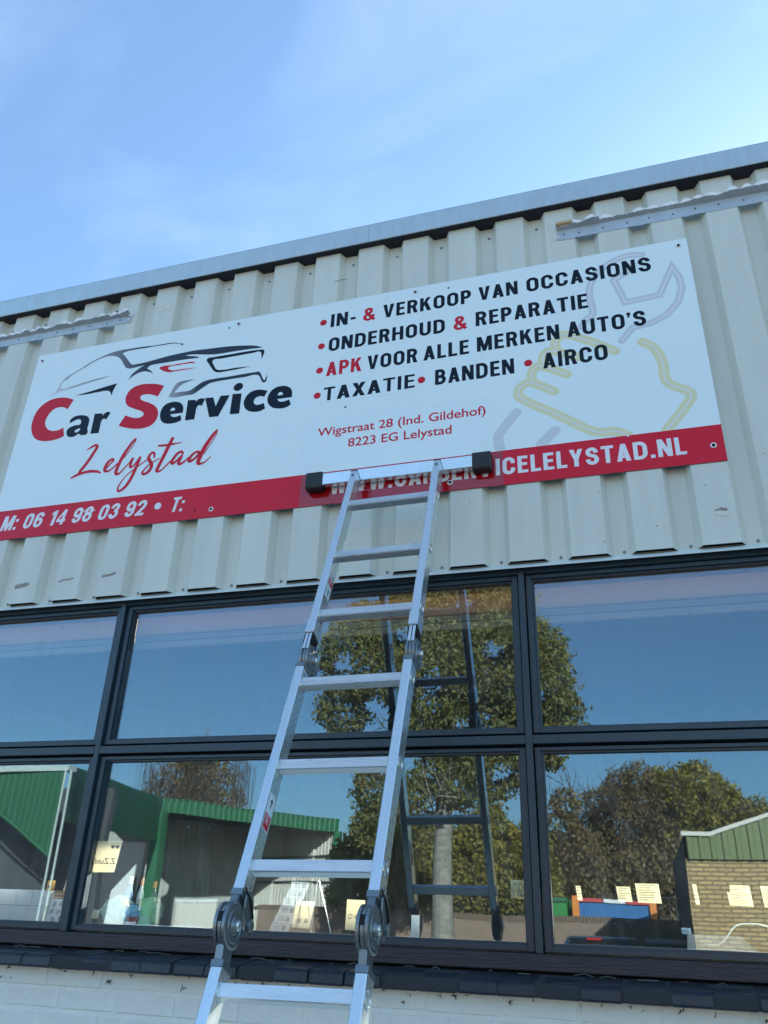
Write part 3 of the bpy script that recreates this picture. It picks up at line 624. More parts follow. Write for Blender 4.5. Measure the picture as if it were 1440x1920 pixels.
LOGO={'hood':[(0.1882,0.8178),(0.2667,0.8675),(0.3304,0.9033),(0.3886,0.9234),(0.4307,0.9344),(0.4742,0.938),(0.5404,0.9371),(0.6061,0.9347),(0.654,0.9301),(0.7102,0.9299),(0.7396,0.9292),(0.757,0.9267),(0.7839,0.9177),(0.8076,0.906),(0.7844,0.9143),(0.7578,0.9219),(0.7405,0.9239),(0.698,0.9238),(0.6549,0.9252),(0.6079,0.9254),(0.5425,0.9262),(0.5036,0.9237),(0.4853,0.9168,1),(0.5109,0.8882),(0.5345,0.858),(0.5457,0.8451),(0.56,0.8388),(0.5816,0.8385),(0.6199,0.8397),(0.6697,0.8452),(0.7111,0.8503),(0.7525,0.8549),(0.8064,0.8575),(0.8684,0.8594),(0.9347,0.8557),(1.0003,0.8521),(1.0614,0.8469),(1.1223,0.8381),(1.1627,0.8307),(1.1913,0.8215),(1.2161,0.8095,1),(1.1846,0.8111),(1.1451,0.8135),(1.0855,0.8151),(1.0255,0.8154),(0.9728,0.8178),(0.9226,0.827),(0.8719,0.8372),(0.8258,0.8409,1),(0.8606,0.8302),(0.8907,0.8217),(0.8997,0.8163),(0.8836,0.8149),(0.8422,0.8163),(0.7798,0.8176),(0.7169,0.8179),(0.6746,0.8184),(0.6503,0.8146),(0.6378,0.8018,1),(0.6598,0.7863),(0.6786,0.7647,1),(0.657,0.7786),(0.6344,0.7864),(0.6128,0.788),(0.5926,0.7825),(0.5693,0.7707),(0.5493,0.7528,1),(0.5534,0.7644),(0.5659,0.7873),(0.5844,0.8024),(0.6033,0.815),(0.6231,0.8229,1),(0.5935,0.8214),(0.5682,0.8192),(0.5423,0.8193),(0.5259,0.8256),(0.5118,0.8412),(0.4866,0.8787),(0.4698,0.896),(0.4449,0.9093),(0.4216,0.9147),(0.3908,0.9134),(0.3486,0.9023),(0.2885,0.8706),(0.2284,0.8389),(0.1962,0.8131)],
'nose':[(0.1837,0.8176,1),(0.1947,0.819,1),(0.1854,0.8018),(0.1785,0.7843),(0.1816,0.7721),(0.1923,0.7656),(0.2445,0.7728),(0.3308,0.7855),(0.417,0.7943),(0.4468,0.7941,1),(0.4181,0.7895),(0.333,0.7759),(0.2475,0.7607),(0.1865,0.7526),(0.153,0.7421),(0.1262,0.7318,1),(0.1429,0.7461),(0.1635,0.7542),(0.1554,0.7593,1),(0.165,0.7749),(0.1707,0.7974)],
'wing':[(0.2746,0.7137,1),(0.3539,0.724),(0.4299,0.736),(0.4928,0.7455,1),(0.4849,0.7219),(0.4787,0.7003),(0.4779,0.6744,1),(0.4691,0.6952),(0.4578,0.7075),(0.4439,0.7117),(0.3916,0.712),(0.3262,0.7104)],
'lamp':[(0.7052,0.794),(0.7161,0.7988),(0.7623,0.798),(0.8246,0.7978),(0.8658,0.7973),(0.8808,0.7932),(0.887,0.7853,1),(0.8754,0.7883),(0.8464,0.7906),(0.7968,0.7907),(0.7594,0.7908),(0.7502,0.7834),(0.7603,0.7734),(0.7803,0.7657),(0.8301,0.7642),(0.9037,0.7588,1),(0.8516,0.758),(0.7899,0.7581),(0.7565,0.7596),(0.7341,0.7682),(0.7152,0.7808)],
'rear':[(0.9437,0.7949),(0.9507,0.8026),(0.9669,0.8027),(1.0473,0.8022),(1.1267,0.8027),(1.2016,0.7994),(1.2215,0.7951),(1.225,0.7815),(1.2213,0.7624),(1.2161,0.7458,1),(1.2128,0.7684),(1.2069,0.7872),(1.1677,0.7881),(1.089,0.7876),(1.0094,0.787),(0.9811,0.7879),(0.9746,0.7823),(0.986,0.7534),(1.0013,0.7306),(1.0262,0.723),(1.0974,0.7218),(1.173,0.7162,1),(1.0986,0.7128),(1.0397,0.7113),(1.0118,0.7124),(0.9926,0.7212),(0.9756,0.742),(0.9551,0.7726)],
'bumper':[(1.1957,0.6808),(1.2112,0.6801),(1.2201,0.669),(1.2349,0.6385),(1.2414,0.631),(1.2463,0.6386),(1.2507,0.6613,1),(1.2528,0.6311),(1.2483,0.62),(1.235,0.6207),(1.2281,0.6312),(1.2159,0.6548),(1.2073,0.6636),(1.1437,0.6634),(1.0657,0.6643),(1.0108,0.6632),(0.9795,0.66),(0.9574,0.6487),(0.9283,0.6299),(0.9065,0.6163),(0.8667,0.6144),(0.7937,0.6159),(0.7804,0.6225,1),(0.7917,0.6512),(0.8031,0.68),(0.8173,0.6929),(0.8534,0.6967),(0.9002,0.695,1),(0.863,0.6871),(0.8419,0.6798),(0.8257,0.6672),(0.8062,0.6377,1),(0.8427,0.6381),(0.8831,0.6377),(0.9088,0.6528),(0.9342,0.6702),(0.9609,0.6786),(0.9924,0.6808),(1.0636,0.6799),(1.1416,0.6811)]}
NAME_GLYPHS={'C':[[(0.2723,0.6904,1),(0.2501,0.6413,1),(0.2294,0.6546),(0.2006,0.6604),(0.1699,0.6515),(0.1496,0.6242),(0.143,0.5867),(0.1563,0.5574),(0.1774,0.5389),(0.2123,0.5299),(0.2381,0.5341),(0.2535,0.5414,1),(0.2682,0.4937,1),(0.2453,0.4848),(0.2039,0.4792),(0.1599,0.4824),(0.1176,0.4983),(0.089,0.5268),(0.0727,0.5619),(0.0677,0.6039),(0.0755,0.6527),(0.0994,0.6881),(0.1432,0.7119),(0.1977,0.7152),(0.2384,0.7061)]],
'a':[[(0.283,0.5585,1),(0.2814,0.5761),(0.294,0.5904),(0.3193,0.5962),(0.3468,0.5929),(0.3702,0.5838),(0.3851,0.5652),(0.3872,0.5381),(0.3871,0.5115),(0.3913,0.5045),(0.3908,0.4845,1),(0.3728,0.4829),(0.355,0.4872),(0.3462,0.4953,1),(0.3301,0.4856),(0.3099,0.4817),(0.2896,0.4889),(0.2788,0.5065),(0.2779,0.5254),(0.291,0.5368),(0.316,0.5437),(0.342,0.5461),(0.3427,0.5611),(0.3358,0.5719),(0.3192,0.5745),(0.3043,0.5698)],[(0.3473,0.5239,1),(0.3297,0.5202),(0.3197,0.511),(0.3257,0.5037),(0.3385,0.5055),(0.3458,0.5124)]],
'r':[[(0.4081,0.5913,1),(0.4511,0.5871,1),(0.4526,0.5734,1),(0.4641,0.5877),(0.4791,0.5907),(0.4927,0.5831,1),(0.4776,0.5497,1),(0.4606,0.5561),(0.4529,0.5439),(0.4524,0.5227),(0.4527,0.482,1),(0.4091,0.4844,1)]],
'S':[[(0.747,0.6866,1),(0.7249,0.6326,1),(0.6944,0.6469),(0.6622,0.655),(0.6374,0.6511),(0.6346,0.6391),(0.6475,0.6251),(0.6869,0.6051),(0.7217,0.5808),(0.7406,0.5513),(0.7429,0.5195),(0.7243,0.4861),(0.6868,0.4738),(0.6413,0.4755),(0.5934,0.488),(0.5501,0.5051,1),(0.5752,0.5566,1),(0.6081,0.5408),(0.6453,0.5323),(0.6666,0.5395),(0.6676,0.5525),(0.654,0.5653),(0.6145,0.5849),(0.5735,0.6104),(0.5581,0.64),(0.5603,0.6751),(0.5809,0.7018),(0.62,0.7143),(0.6669,0.7116),(0.7151,0.7004)]],
'e1':[[(0.8591,0.5126,1),(0.8672,0.4871,1),(0.8547,0.4803),(0.8263,0.4755),(0.7964,0.4786),(0.7719,0.4916),(0.7574,0.5173),(0.7552,0.549),(0.7689,0.5784),(0.7968,0.5896),(0.827,0.5873),(0.8511,0.5754),(0.8658,0.552),(0.8671,0.5232,1),(0.8055,0.5253,1),(0.8161,0.5121),(0.8355,0.5075)],[(0.8025,0.5424,1),(0.8271,0.5426,1),(0.8226,0.5549),(0.8121,0.5581),(0.8047,0.5525)]],
'r2':[[(0.8828,0.5859,1),(0.9221,0.582,1),(0.9237,0.5712,1),(0.9355,0.5834),(0.9547,0.5844),(0.9678,0.578,1),(0.9568,0.545,1),(0.9406,0.5502),(0.9327,0.5385),(0.9313,0.5104),(0.9307,0.4797,1),(0.8852,0.4807,1)]],
'v':[[(0.9675,0.5833,1),(1.0069,0.5809,1),(1.025,0.5312,1),(1.0416,0.5828,1),(1.086,0.579,1),(1.0445,0.477,1),(1.0016,0.4787,1)]],
'i':[[(1.0989,0.582,1),(1.1417,0.5788,1),(1.143,0.4755,1),(1.0983,0.4786,1)]],
'dot':[[(1.1437,0.6159),(1.1378,0.6029),(1.1232,0.595),(1.1069,0.6004),(1.0997,0.6121),(1.1048,0.628),(1.1213,0.6361),(1.1362,0.6309)]],
'c':[[(1.2637,0.5709,1),(1.2507,0.5424,1),(1.2338,0.5488),(1.2157,0.5458),(1.2046,0.5298),(1.2103,0.5121),(1.2272,0.5058),(1.2519,0.5108,1),(1.2619,0.4815,1),(1.2378,0.4723),(1.2055,0.474),(1.1761,0.4888),(1.1597,0.5168),(1.1617,0.5497),(1.1797,0.5749),(1.2066,0.5843),(1.2396,0.5802)]],
'e2':[[(1.3678,0.5091,1),(1.3779,0.4825,1),(1.3556,0.4712),(1.3196,0.4721),(1.2888,0.4856),(1.2698,0.5139),(1.2706,0.5492),(1.2907,0.5765),(1.322,0.5849),(1.3546,0.5772),(1.3746,0.5569),(1.379,0.5193,1),(1.3129,0.5203,1),(1.3228,0.5076),(1.3413,0.5035)],[(1.3129,0.5385,1),(1.3366,0.5381,1),(1.3336,0.5502),(1.3227,0.5541),(1.3155,0.5493)]]}
SCRIPT={'L1':[(0.4105,0.3988,0.0033),(0.4308,0.4102,0.0111),(0.4517,0.4187,0.0133),(0.4615,0.4073,0.0167),(0.4516,0.3816,0.0167),(0.4285,0.3338,0.0167),(0.4036,0.2952,0.0167),(0.3952,0.2768,0.0111)],
'L2':[(0.3627,0.2643,0.0083),(0.386,0.2738,0.0133),(0.4206,0.2832,0.0144),(0.4568,0.2854,0.0144),(0.4918,0.2794,0.0125),(0.5106,0.2701,0.0056)],
'e':[(0.5342,0.289,0.0069),(0.5493,0.3092,0.0083),(0.5625,0.3254,0.0097),(0.5552,0.3334,0.0111),(0.5382,0.3218,0.0153),(0.5281,0.2981,0.0153),(0.5275,0.2816,0.0139),(0.5388,0.2746,0.0125),(0.5561,0.2779,0.0089),(0.5724,0.2922,0.0072),(0.5847,0.3058,0.0067)],
'l':[(0.5839,0.3031,0.0061),(0.6246,0.3461,0.005),(0.6522,0.4011,0.005),(0.6544,0.4206,0.0083),(0.6402,0.4057,0.0139),(0.6104,0.3481,0.0172),(0.5941,0.3004,0.0172),(0.5877,0.2655,0.0167),(0.5943,0.2537,0.0133),(0.6075,0.2561,0.0097),(0.6251,0.277,0.0072),(0.6469,0.3043,0.0067),(0.6583,0.322,0.0111)],
'y':[(0.6597,0.3218,0.0117),(0.6534,0.2924,0.0133),(0.6587,0.2794,0.0117),(0.6744,0.2896,0.0083),(0.6889,0.3123,0.0111),(0.6951,0.3225,0.0125)],
'y2':[(0.6954,0.3211,0.0125),(0.6866,0.2825,0.0161),(0.6727,0.23,0.0161),(0.6517,0.187,0.0153),(0.6261,0.1676,0.0117),(0.6146,0.1769,0.0089),(0.6211,0.2043,0.0069),(0.6438,0.2391,0.0056),(0.6716,0.2627,0.0061),(0.7095,0.2903,0.0061),(0.732,0.305,0.0061)],
's':[(0.7656,0.3128,0.0078),(0.7636,0.3309,0.0111),(0.7501,0.3383,0.0117),(0.738,0.3166,0.0144),(0.7486,0.296,0.0161),(0.7605,0.2753,0.0161),(0.7533,0.2492,0.0161),(0.7332,0.2357,0.0133),(0.7208,0.244,0.0111),(0.7298,0.2604,0.0083),(0.7523,0.2832,0.0067),(0.7914,0.3038,0.0056)],
't':[(0.8394,0.3963,0.0161),(0.827,0.3592,0.0183),(0.8061,0.2963,0.0172),(0.7914,0.2522,0.0167),(0.7934,0.2412,0.0133),(0.8103,0.243,0.0083),(0.8328,0.2656,0.0072),(0.8506,0.2848,0.0072)],
't2':[(0.7782,0.369,0.01),(0.815,0.3664,0.0117),(0.847,0.3674,0.01),(0.8918,0.3697,0.0022)],
'a':[(0.9025,0.3129,0.0106),(0.8941,0.3236,0.0117),(0.8746,0.314,0.0139),(0.8564,0.2813,0.0144),(0.8624,0.2697,0.0128),(0.88,0.2821,0.01),(0.8978,0.3013,0.0117)],
'a2':[(0.8992,0.3011,0.0133),(0.8897,0.2714,0.015),(0.8978,0.2622,0.0128),(0.9182,0.2729,0.0089),(0.9338,0.2896,0.0072)],
'd':[(0.9857,0.3066,0.0111),(0.9667,0.312,0.0117),(0.9469,0.2972,0.0133),(0.9373,0.2757,0.0144),(0.9448,0.2693,0.0128),(0.9661,0.2824,0.0117),(0.9813,0.3019,0.0128)],
'd2':[(1.0494,0.4066,0.0106),(1.0317,0.3817,0.0167),(1.005,0.3337,0.02),(0.9877,0.2848,0.0206),(0.9829,0.2574,0.0172),(0.9942,0.2506,0.0117),(1.0162,0.2582,0.0061),(1.0386,0.2805,0.0039)],
'd3':[(1.0502,0.4009,0.005),(1.0435,0.3717,0.0039),(1.005,0.2985,0.0044)]}
MARKS={'wr1':[(2.8186,0.9505),(2.7641,0.9577),(2.7133,0.9447),(2.6638,0.9141),(2.629,0.8716),(2.6097,0.8259),(2.6073,0.7768),(2.6119,0.7028),(2.5887,0.6797),(2.5647,0.645)],
'wr2':[(2.7558,0.875),(2.704,0.8456),(2.7351,0.7281),(2.8604,0.7361),(2.9195,0.8605),(2.9392,0.8066),(2.9418,0.7536),(2.9217,0.6907),(2.8749,0.6384),(2.817,0.612),(2.7491,0.6029),(2.7057,0.5503)],
'h1':[(2.6766,0.5074),(2.5971,0.5666),(2.5085,0.6179),(2.4789,0.6126),(2.4625,0.5859),(2.4664,0.5554)],
'h2':[(2.5408,0.5044),(2.4515,0.5509),(2.4219,0.5455),(2.4117,0.5216),(2.4103,0.4962)],
'h3':[(2.4958,0.4337),(2.4069,0.4881),(2.3772,0.4805),(2.3652,0.45),(2.3712,0.4202)],
'h4':[(2.4457,0.3648),(2.3682,0.4172),(2.3301,0.4131),(2.313,0.384),(2.3272,0.3498),(2.4504,0.2608),(2.5701,0.1723),(2.644,0.1612),(2.6886,0.1333)],
'h5':[(2.7759,0.5312),(2.8129,0.4952),(2.8347,0.4278),(2.8387,0.3413),(2.9016,0.2901),(2.9112,0.2654),(2.8853,0.2239),(2.8162,0.1416)],
'g1':[(2.3016,0.2948),(2.241,0.2185),(2.2302,0.1864),(2.2368,0.142)],
'g2':[(2.4379,0.1956),(2.3849,0.1439)]}
# watermark marks first (under the words)
for key, w_, m_, yy in (('wr1', .029, M_WMGREY, -.00012), ('wr2', .029, M_WMGREY, -.00014), ('h1', .037, M_WMYEL, -.00016), ('h2', .037, M_WMYEL, -.00018), ('h3', .037, M_WMYEL, -.0002), ('h4', .037, M_WMYEL, -.00022), ('h5', .037, M_WMYEL, -.00024), ('g1', .038, M_WMGREY2, -.00012), ('g2', .038, M_WMGREY2, -.00012)):
    pts = [Vector(p[:2]) for p in MARKS[key]]
    if key != 'wr2':
        sm = []
        for i in range(len(pts) - 1):
            p0 = pts[max(0, i - 1)]; p1 = pts[i]; p2 = pts[i + 1]; p3 = pts[min(len(pts) - 1, i + 2)]
            for j in range(6):
                t = j / 6; sm.append(.5 * ((2 * p1) + (p2 - p0) * t + (2 * p0 - 5 * p1 + 4 * p2 - p3) * t * t + (3 * p1 - p0 - 3 * p2 + p3) * t ** 3))
        sm.append(pts[-1]); pts = sm
    mb = MB(); ribbon(mb, pts, w_, yy, rnd=True); mb.build('wrench_print' if key[0] == 'w' else ('hand_print' if key[0] == 'h' else 'handle_print'), m_, sign, world=False)
    if key[0] != 'g':
        mb = MB(); ribbon(mb, pts, .0055, yy - .00015); mb.build('highlight_line', M_PRWHITE, sign, world=False)
# cover stickers with faint edges
sbox('sticker', 1.508, 1.924, -.0003, 0.0, 0.462, 0.552, M_STICK)
sbox('sticker', 1.44, 2.205, -.0003, 0.0, 0.165, 0.385, M_STICK)
sbox('sticker', 1.455, 2.245, -.0006, 0.0, -0.004, 0.1365, mat('red_sticker', (0.42, 0.004, 0.010), 0.06, spec=0.75))
# car outline logo
def fade_mat(name, c0, c1, u0, u1):
    m = mat(name, c1, 0.1, spec=0.6); nt = m.node_tree; L = nt.links; t = nt.nodes.new('ShaderNodeTexCoord'); s = nt.nodes.new('ShaderNodeSeparateXYZ'); L.new(t.outputs['Object'], s.inputs[0])
    r = nt.nodes.new('ShaderNodeMapRange'); r.inputs[1].default_value = u0; r.inputs[2].default_value = u1; L.new(s.outputs[0], r.inputs[0])
    x = nt.nodes.new('ShaderNodeMix'); x.data_type = 'RGBA'; x.inputs[6].default_value = (*c0, 1); x.inputs[7].default_value = (*c1, 1); L.new(r.outputs[0], x.inputs[0]); L.new(x.outputs[2], nt.nodes['Principled BSDF'].inputs['Base Color']); return m
M_FADE1 = fade_mat('print_hood_fade', (.40, .42, .44), (.008, .012, .018), .20, .62)
M_FADE2 = fade_mat('print_nose_fade', (.70, .71, .72), (.12, .13, .14), .10, .48)
M_FADE3 = fade_mat('print_bumper_fade', (.72, .73, .74), (.006, .010, .016), .66, .92)
for key, m_ in (('hood', M_FADE1), ('nose', M_FADE2), ('wing', M_NAVY), ('lamp', M_LOGORED), ('rear', M_NAVY), ('bumper', M_FADE3)):
    layer('car_outline', curve_mesh([LOGO[key]], 'car_outline'), m_, -.0004)
for key, sp in NAME_GLYPHS.items():
    layer('name_letter', curve_mesh(sp, 'name_letter'), M_LOGORED if key in 'CS' else M_NAVY, -.0005 if key != 'v' else -.00055)
mb = MB()
for i, (key, pts) in enumerate(SCRIPT.items()):
    P = [Vector(p[:2]) for p in pts]; Wd = [p[2] for p in pts]; sm = []; sw_ = []
    for i2 in range(len(P) - 1):
        p0 = P[max(0, i2 - 1)]; p1 = P[i2]; p2 = P[i2 + 1]; p3 = P[min(len(P) - 1, i2 + 2)]
        for j in range(5):
            t = j / 5; sm.append(.5 * ((2 * p1) + (p2 - p0) * t + (2 * p0 - 5 * p1 + 4 * p2 - p3) * t * t + (3 * p1 - p0 - 3 * p2 + p3) * t ** 3)); sw_.append(Wd[i2] * (1 - t) + Wd[i2 + 1] * t)
    sm.append(P[-1]); sw_.append(Wd[-1])
    ribbon(mb, sm, sw_, -.0004 - i * .00003, rnd=True)
mb.build('script_lettering', M_LOGORED, sign, world=False)
# services
CAP = 0.0705
text("IN-", 1.527, 1.642, .8565, CAP, M_NAVY); text("&", 1.674, 1.728, .8565, CAP, M_LOGORED, sw=.17)
text("VERKOOP", 1.763, 2.141, .857, CAP, M_NAVY); text("VAN", 2.172, 2.332, .8605, CAP, M_NAVY); text("OCCASIONS", 2.367, 2.846, .862, CAP + .0005, M_NAVY)
text("ONDERHOUD", 1.526, 2.031, .7265, CAP, M_NAVY); text("&", 2.066, 2.121, .727, CAP, M_LOGORED, sw=.17); text("REPARATIE", 2.157, 2.598, .7315, CAP + .001, M_NAVY)
text("APK", 1.524, 1.680, .599, CAP, M_LOGORED); text("VOOR", 1.704, 1.917, .599, CAP, M_NAVY); text("ALLE", 1.942, 2.128, .6005, CAP, M_NAVY)
text("MERKEN", 2.160, 2.481, .603, CAP + .001, M_NAVY); text("AUTO'S", 2.511, 2.800, .605, CAP + .001, M_NAVY)
text("TAXATIE", 1.520, 1.908, .4755, CAP - .004, M_NAVY, sw=.165, gap=.10); text("BANDEN", 1.990, 2.302, .4735, CAP + .001, M_NAVY); text("AIRCO", 2.411, 2.650, .475, CAP + .001, M_NAVY)
for u, v in ((1.493, .889), (1.493, .761), (1.494, .634), (1.493, .507), (1.935, .508), (2.356, .512)): dot(u, v, .0155, M_LOGORED)
# telephone and web address on the red band
text("M: 06 14 98 03 92", 0.052, 0.772, .0385, .070, M_PRWHITE, y=-.0009, shear=.20, slope=0, gap=.10, space=.44); dot(.827, .073, .0155, M_PRWHITE); text("T:", .886, .951, .037, .067, M_PRWHITE, y=-.0009, shear=.20, slope=0)
text("WWW.CARSERV", 1.578, 2.203, .0365, .0695, M_PRWHITE, slope=0, gap=.11, y=-.0010); text("ICELELYSTAD.NL", 2.2175, 2.868, .0360, .0695, M_PRWHITE, slope=0, gap=.115, y=-.0010)
# address
def vtext(s, u0, u1, v, cap, m, parent=sign, off=.012, name='lettering', mirror=False, y=-.0006):
    cu = bpy.data.curves.new('t', 'FONT'); cu.body = s; cu.resolution_u = 4; cu.offset = off
    me = to_mesh(cu, name); xs_ = [p.co.x for p in me.vertices]; x0, x1 = min(xs_), max(xs_); k = cap / .70
    sx = (u1 - u0) / (x1 - x0)
    for p in me.vertices:
        x = (p.co.x - x0) * sx; p.co.x = (u1 - x) if mirror else (u0 + x); p.co.z = v + p.co.z * k
    return layer(name, me, m, y, parent)
vtext("Wigstraat 28 (Ind. Gildehof)", 1.509, 2.187, .3065, .0385, M_LOGORED)
vtext("8223 EG Lelystad", 1.641, 2.056, .2405, .0385, M_LOGORED)
# fixing screws and spare holes
def washer(u, v, big=True):
    mb = MB()
    mb.lathe([(.0105, 0), (.0105, -.0010), (.0080, -.0022), (.0058, -.0022)], 'y', 16, (u, -.0007, v)); w_ = mb.build('screw_cap', M_PRWHITE, sign, world=False, smooth=False)
    mb = MB(); mb.lathe([(.0058, -.0010), (.0058, -.0034), (.0035, -.0050)], 'y', 12, (u, -.0007, v)); mb.build('screw_head', M_HOLE, w_, world=False)
for u, v in ((.029, .958), (1.08, .967), (1.903, .967), (2.956, .962), (2.954, .058), (1.076, .030), (2.049, .029), (.03, .03)): washer(u, v)
for u, v in ((1.034, .955), (2.046, .958), (1.002, .034), (1.62, .43)): 
    mb = MB(); mb.lathe([(.0045, 0), (.0040, -.0006)], 'y', 10, (u, -.0006, v)); mb.build('screw_hole', M_HOLE, sign, world=False)

# ================================================================== THE LADDER
LA = math.atan(0.449)
lad = thing('folding_ladder', 'aluminium folding ladder with black end caps leaning against the sign', 'ladder', (-0.696, -1.433, 0.0), (-LA, -0.010, 0))
SX, SWD, SDP = 0.1575, 0.0125, 0.026     # stile centre, half width, half depth
def lb(name, parts, m, bevel=.0015, parent=lad):
    mb = MB()
    for p in parts: mb.box(*p)
    return mb.build(name, m, parent, bevel, world=False)
SEG = [(0.02, 0.80), (0.885, 1.632), (1.772, 2.425), (2.545, 3.338)]
for sx in (-SX, SX):
    for i, (t0, t1) in enumerate(SEG):
        mb = MB(); mb.box(sx - SWD, sx + SWD, -SDP, SDP, t0, t1)
        mb.build('stile', M_ALU, lad, .0022, world=False)
        # steel connector sleeves at the hinge ends
        if i > 0: lb('hinge_sleeve', [(sx - SWD - .0016, sx + SWD + .0016, -SDP - .0016, SDP + .0016, t0 - .004, t0 + (.046 if i == 3 else .012))], M_ALU if i == 3 else M_HINGE)
        if i < 3: lb('hinge_sleeve', [(sx - SWD - .0014, sx + SWD + .0014, -SDP - .0014, SDP + .0014, t1 - .012, t1 + .004)], M_HINGE)
    lb('end_plug', [(sx - SWD - .001, sx + SWD + .001, -SDP - .001, SDP + .001, 3.3382, 3.3425)], M_BLACKPL)
    lb('foot', [(sx - .018, sx + .018, -.034, .034, 0.0, .05)], M_RUBBER, .004)
    mb = MB(); mb.lathe([(.006, -.0258), (.006, -.0285), (.0035, -.0295)], 'y', 12, (sx, 0, 3.312)); mb.build('bolt', M_HINGE, lad, world=False)
rungs = [3.160, 2.891, 2.627, 2.366, 2.104, 1.842, 1.582, 1.32, 1.06, .70, .44, .18]
for t in rungs:
    mb = MB()
    # ribbed D-section rung, the grooved tread facing the climber
    prof = [(.0150, -.0110), (.0150, .0125), (.0125, .0140), (-.0115, .0140)]
    for i in range(6):
        z_ = .0125 - i * .0040
        prof += [(-.0150, z_), (-.0150, z_ - .0022), (-.0138, z_ - .0022), (-.0138, z_ - .0040)]
    prof += [(-.0138, -.0125), (-.0105, -.0145), (.0115, -.0145)]
    mb.xprism(prof, -SX + SWD, SX - SWD, xf=Matrix.Translation((0, 0, t)))
    rg = mb.build('rung', M_ALUR, lad, world=False)
    for s in (-1, 1):
        x = s * (SX + SWD)
        mb = MB(); mb.lathe([(.0185, 0), (.0185, s * .0012), (.0150, s * .0030), (.0125, s * .0030), (.0105, s * .0008), (.0040, s * .0008)], 'x', 20, (x, 0, t)); mb.build('rung_end', M_ALU, rg, world=False, smooth=False)
        x = s * (SX - SWD)
        mb = MB(); mb.lathe([(.0195, 0), (.0195, -s * .0012), (.0165, -s * .0022)], 'x', 16, (x, 0, t)); mb.build('rung_collar', M_ALU, rg, world=False)
# hinges: pressed steel discs
for t, off, t0, t1 in ((0.842, -.018, .80, .885), (1.705, -.020, 1.632, 1.772), (2.470, .022, 2.425, 2.545)):
    for sx in (-SX, SX):
        r = .047 if t < 2 else .045
        for k_, (xa, xb, rr_) in enumerate(((-.0150, -.0060, r), (-.0055, .0055, r * .96), (.0060, .0150, r))):
            mb = MB(); mb.lathe([(rr_ * .93, xa), (rr_, xa + .0018), (rr_, xb - .0018), (rr_ * .93, xb)] if k_ == 1 else ([(rr_ * .40, xa - .004), (rr_ * .46, xa - .004), (rr_ * .52, xa), (rr_ * .90, xa), (rr_, xa + .002), (rr_, xb)] if k_ == 0 else [(rr_, xa), (rr_, xb - .002), (rr_ * .90, xb), (rr_ * .74, xb), (rr_ * .70, xb + .002), (rr_ * .62, xb + .002), (rr_ * .58, xb), (rr_ * .40, xb), (rr_ * .34, xb + .004), (rr_ * .20, xb + .004)]), 'x', 40, (sx, off, t))
            d_ = mb.build('hinge_disc', M_HINGE, lad, world=False)
        mb = MB(); mb.lathe([(.011, .012), (.011, .024), (.007, .027)], 'x', 14, (sx, off, t)); mb.build('pivot_bolt', M_ALU, lad, world=False)
        # arms reaching from the disc into the two stiles
        for (ta, tb) in ((t0 - .02, t), (t, t1 + .02)):
            mb = MB(); mb.xprism([(-.020, ta if ta < t else tb), (.020, ta if ta < t else tb), (off + .024, t), (off - .024, t)], sx - .0085, sx + .0085); mb.build('hinge_arm', M_HINGE, lad, world=False)
        if t > 2:
            lb('hinge_tongue', [(sx - .0095, sx - .0012, -.024, -.008, t + .012, t + .070), (sx + .0012, sx + .0095, -.024, -.008, t + .012, t + .070)], M_ALU, .001)
            lb('gap_plate', [(sx - .0135, sx + .0135, -.0215, .02, t + .036, t + .068)], M_HOLE, 0)
        else:
            # locking lever on the side of the upper stile
            mb = MB(); mb.xprism([(.030, t + .075), (.010, t + .088), (-.012, t + .070), (-.006, t + .045), (.012, t + .030), (.034, t + .000), (.046, t + .010), (.044, t + .045)], sx + SWD + .002, sx + SWD + .007)
            lv = mb.build('lock_lever', M_HINGE, lad, .0012, world=False)
            mb = MB(); mb.lathe([(.013, 0), (.013, .009), (.010, .011)], 'x', 16, (sx + SWD + .006, .030, t + .022)); mb.build('lever_pin', M_HINGE, lv, world=False)
            mb = MB(); mb.tube([(sx + SWD + .004, -.022, t + .082), (sx + SWD + .009, .012, t + .066), (sx + SWD + .009, .040, t + .044), (sx + SWD + .006, .050, t + .012)], .0022, 8); mb.build('lever_wire', M_HOLE, lv, world=False)
            lb('lock_slot', [(sx - .0050, sx + .0065, off - r * .985, off - r * .93, t - .010, t + .010)], M_HOLE, 0)
        for dt in (.10, .135):
            for s_ in (-1, 1):
                mb = MB(); mb.lathe([(.0042, 0), (.0042, s_ * .0016), (.002, s_ * .0024)], 'x', 8, (sx + s_ * SWD, .008, t1 + dt - .07)); mb.build('rivet', M_HINGE, lad, world=False)
# stabiliser bar across the top, square to the wall
wl0 = MB(); wl0.box(-1.045, -.435, -.0400, -.0125, 3.0400, 3.0890); bar = wl0.build('stabiliser_bar', M_ALU, lad, .002)
for x0, x1 in ((-1.096, -1.028), (-.450, -.382)):
    w0 = MB(); w0.xprism([(-.0010, 3.030), (-.0010, 3.094), (-.006, 3.099), (-.042, 3.098), (-.0465, 3.093), (-.0455, 3.036), (-.041, 3.027), (-.008, 3.024)], x0, x1); w0.build('end_cap', M_RUBBER, lad, .003)
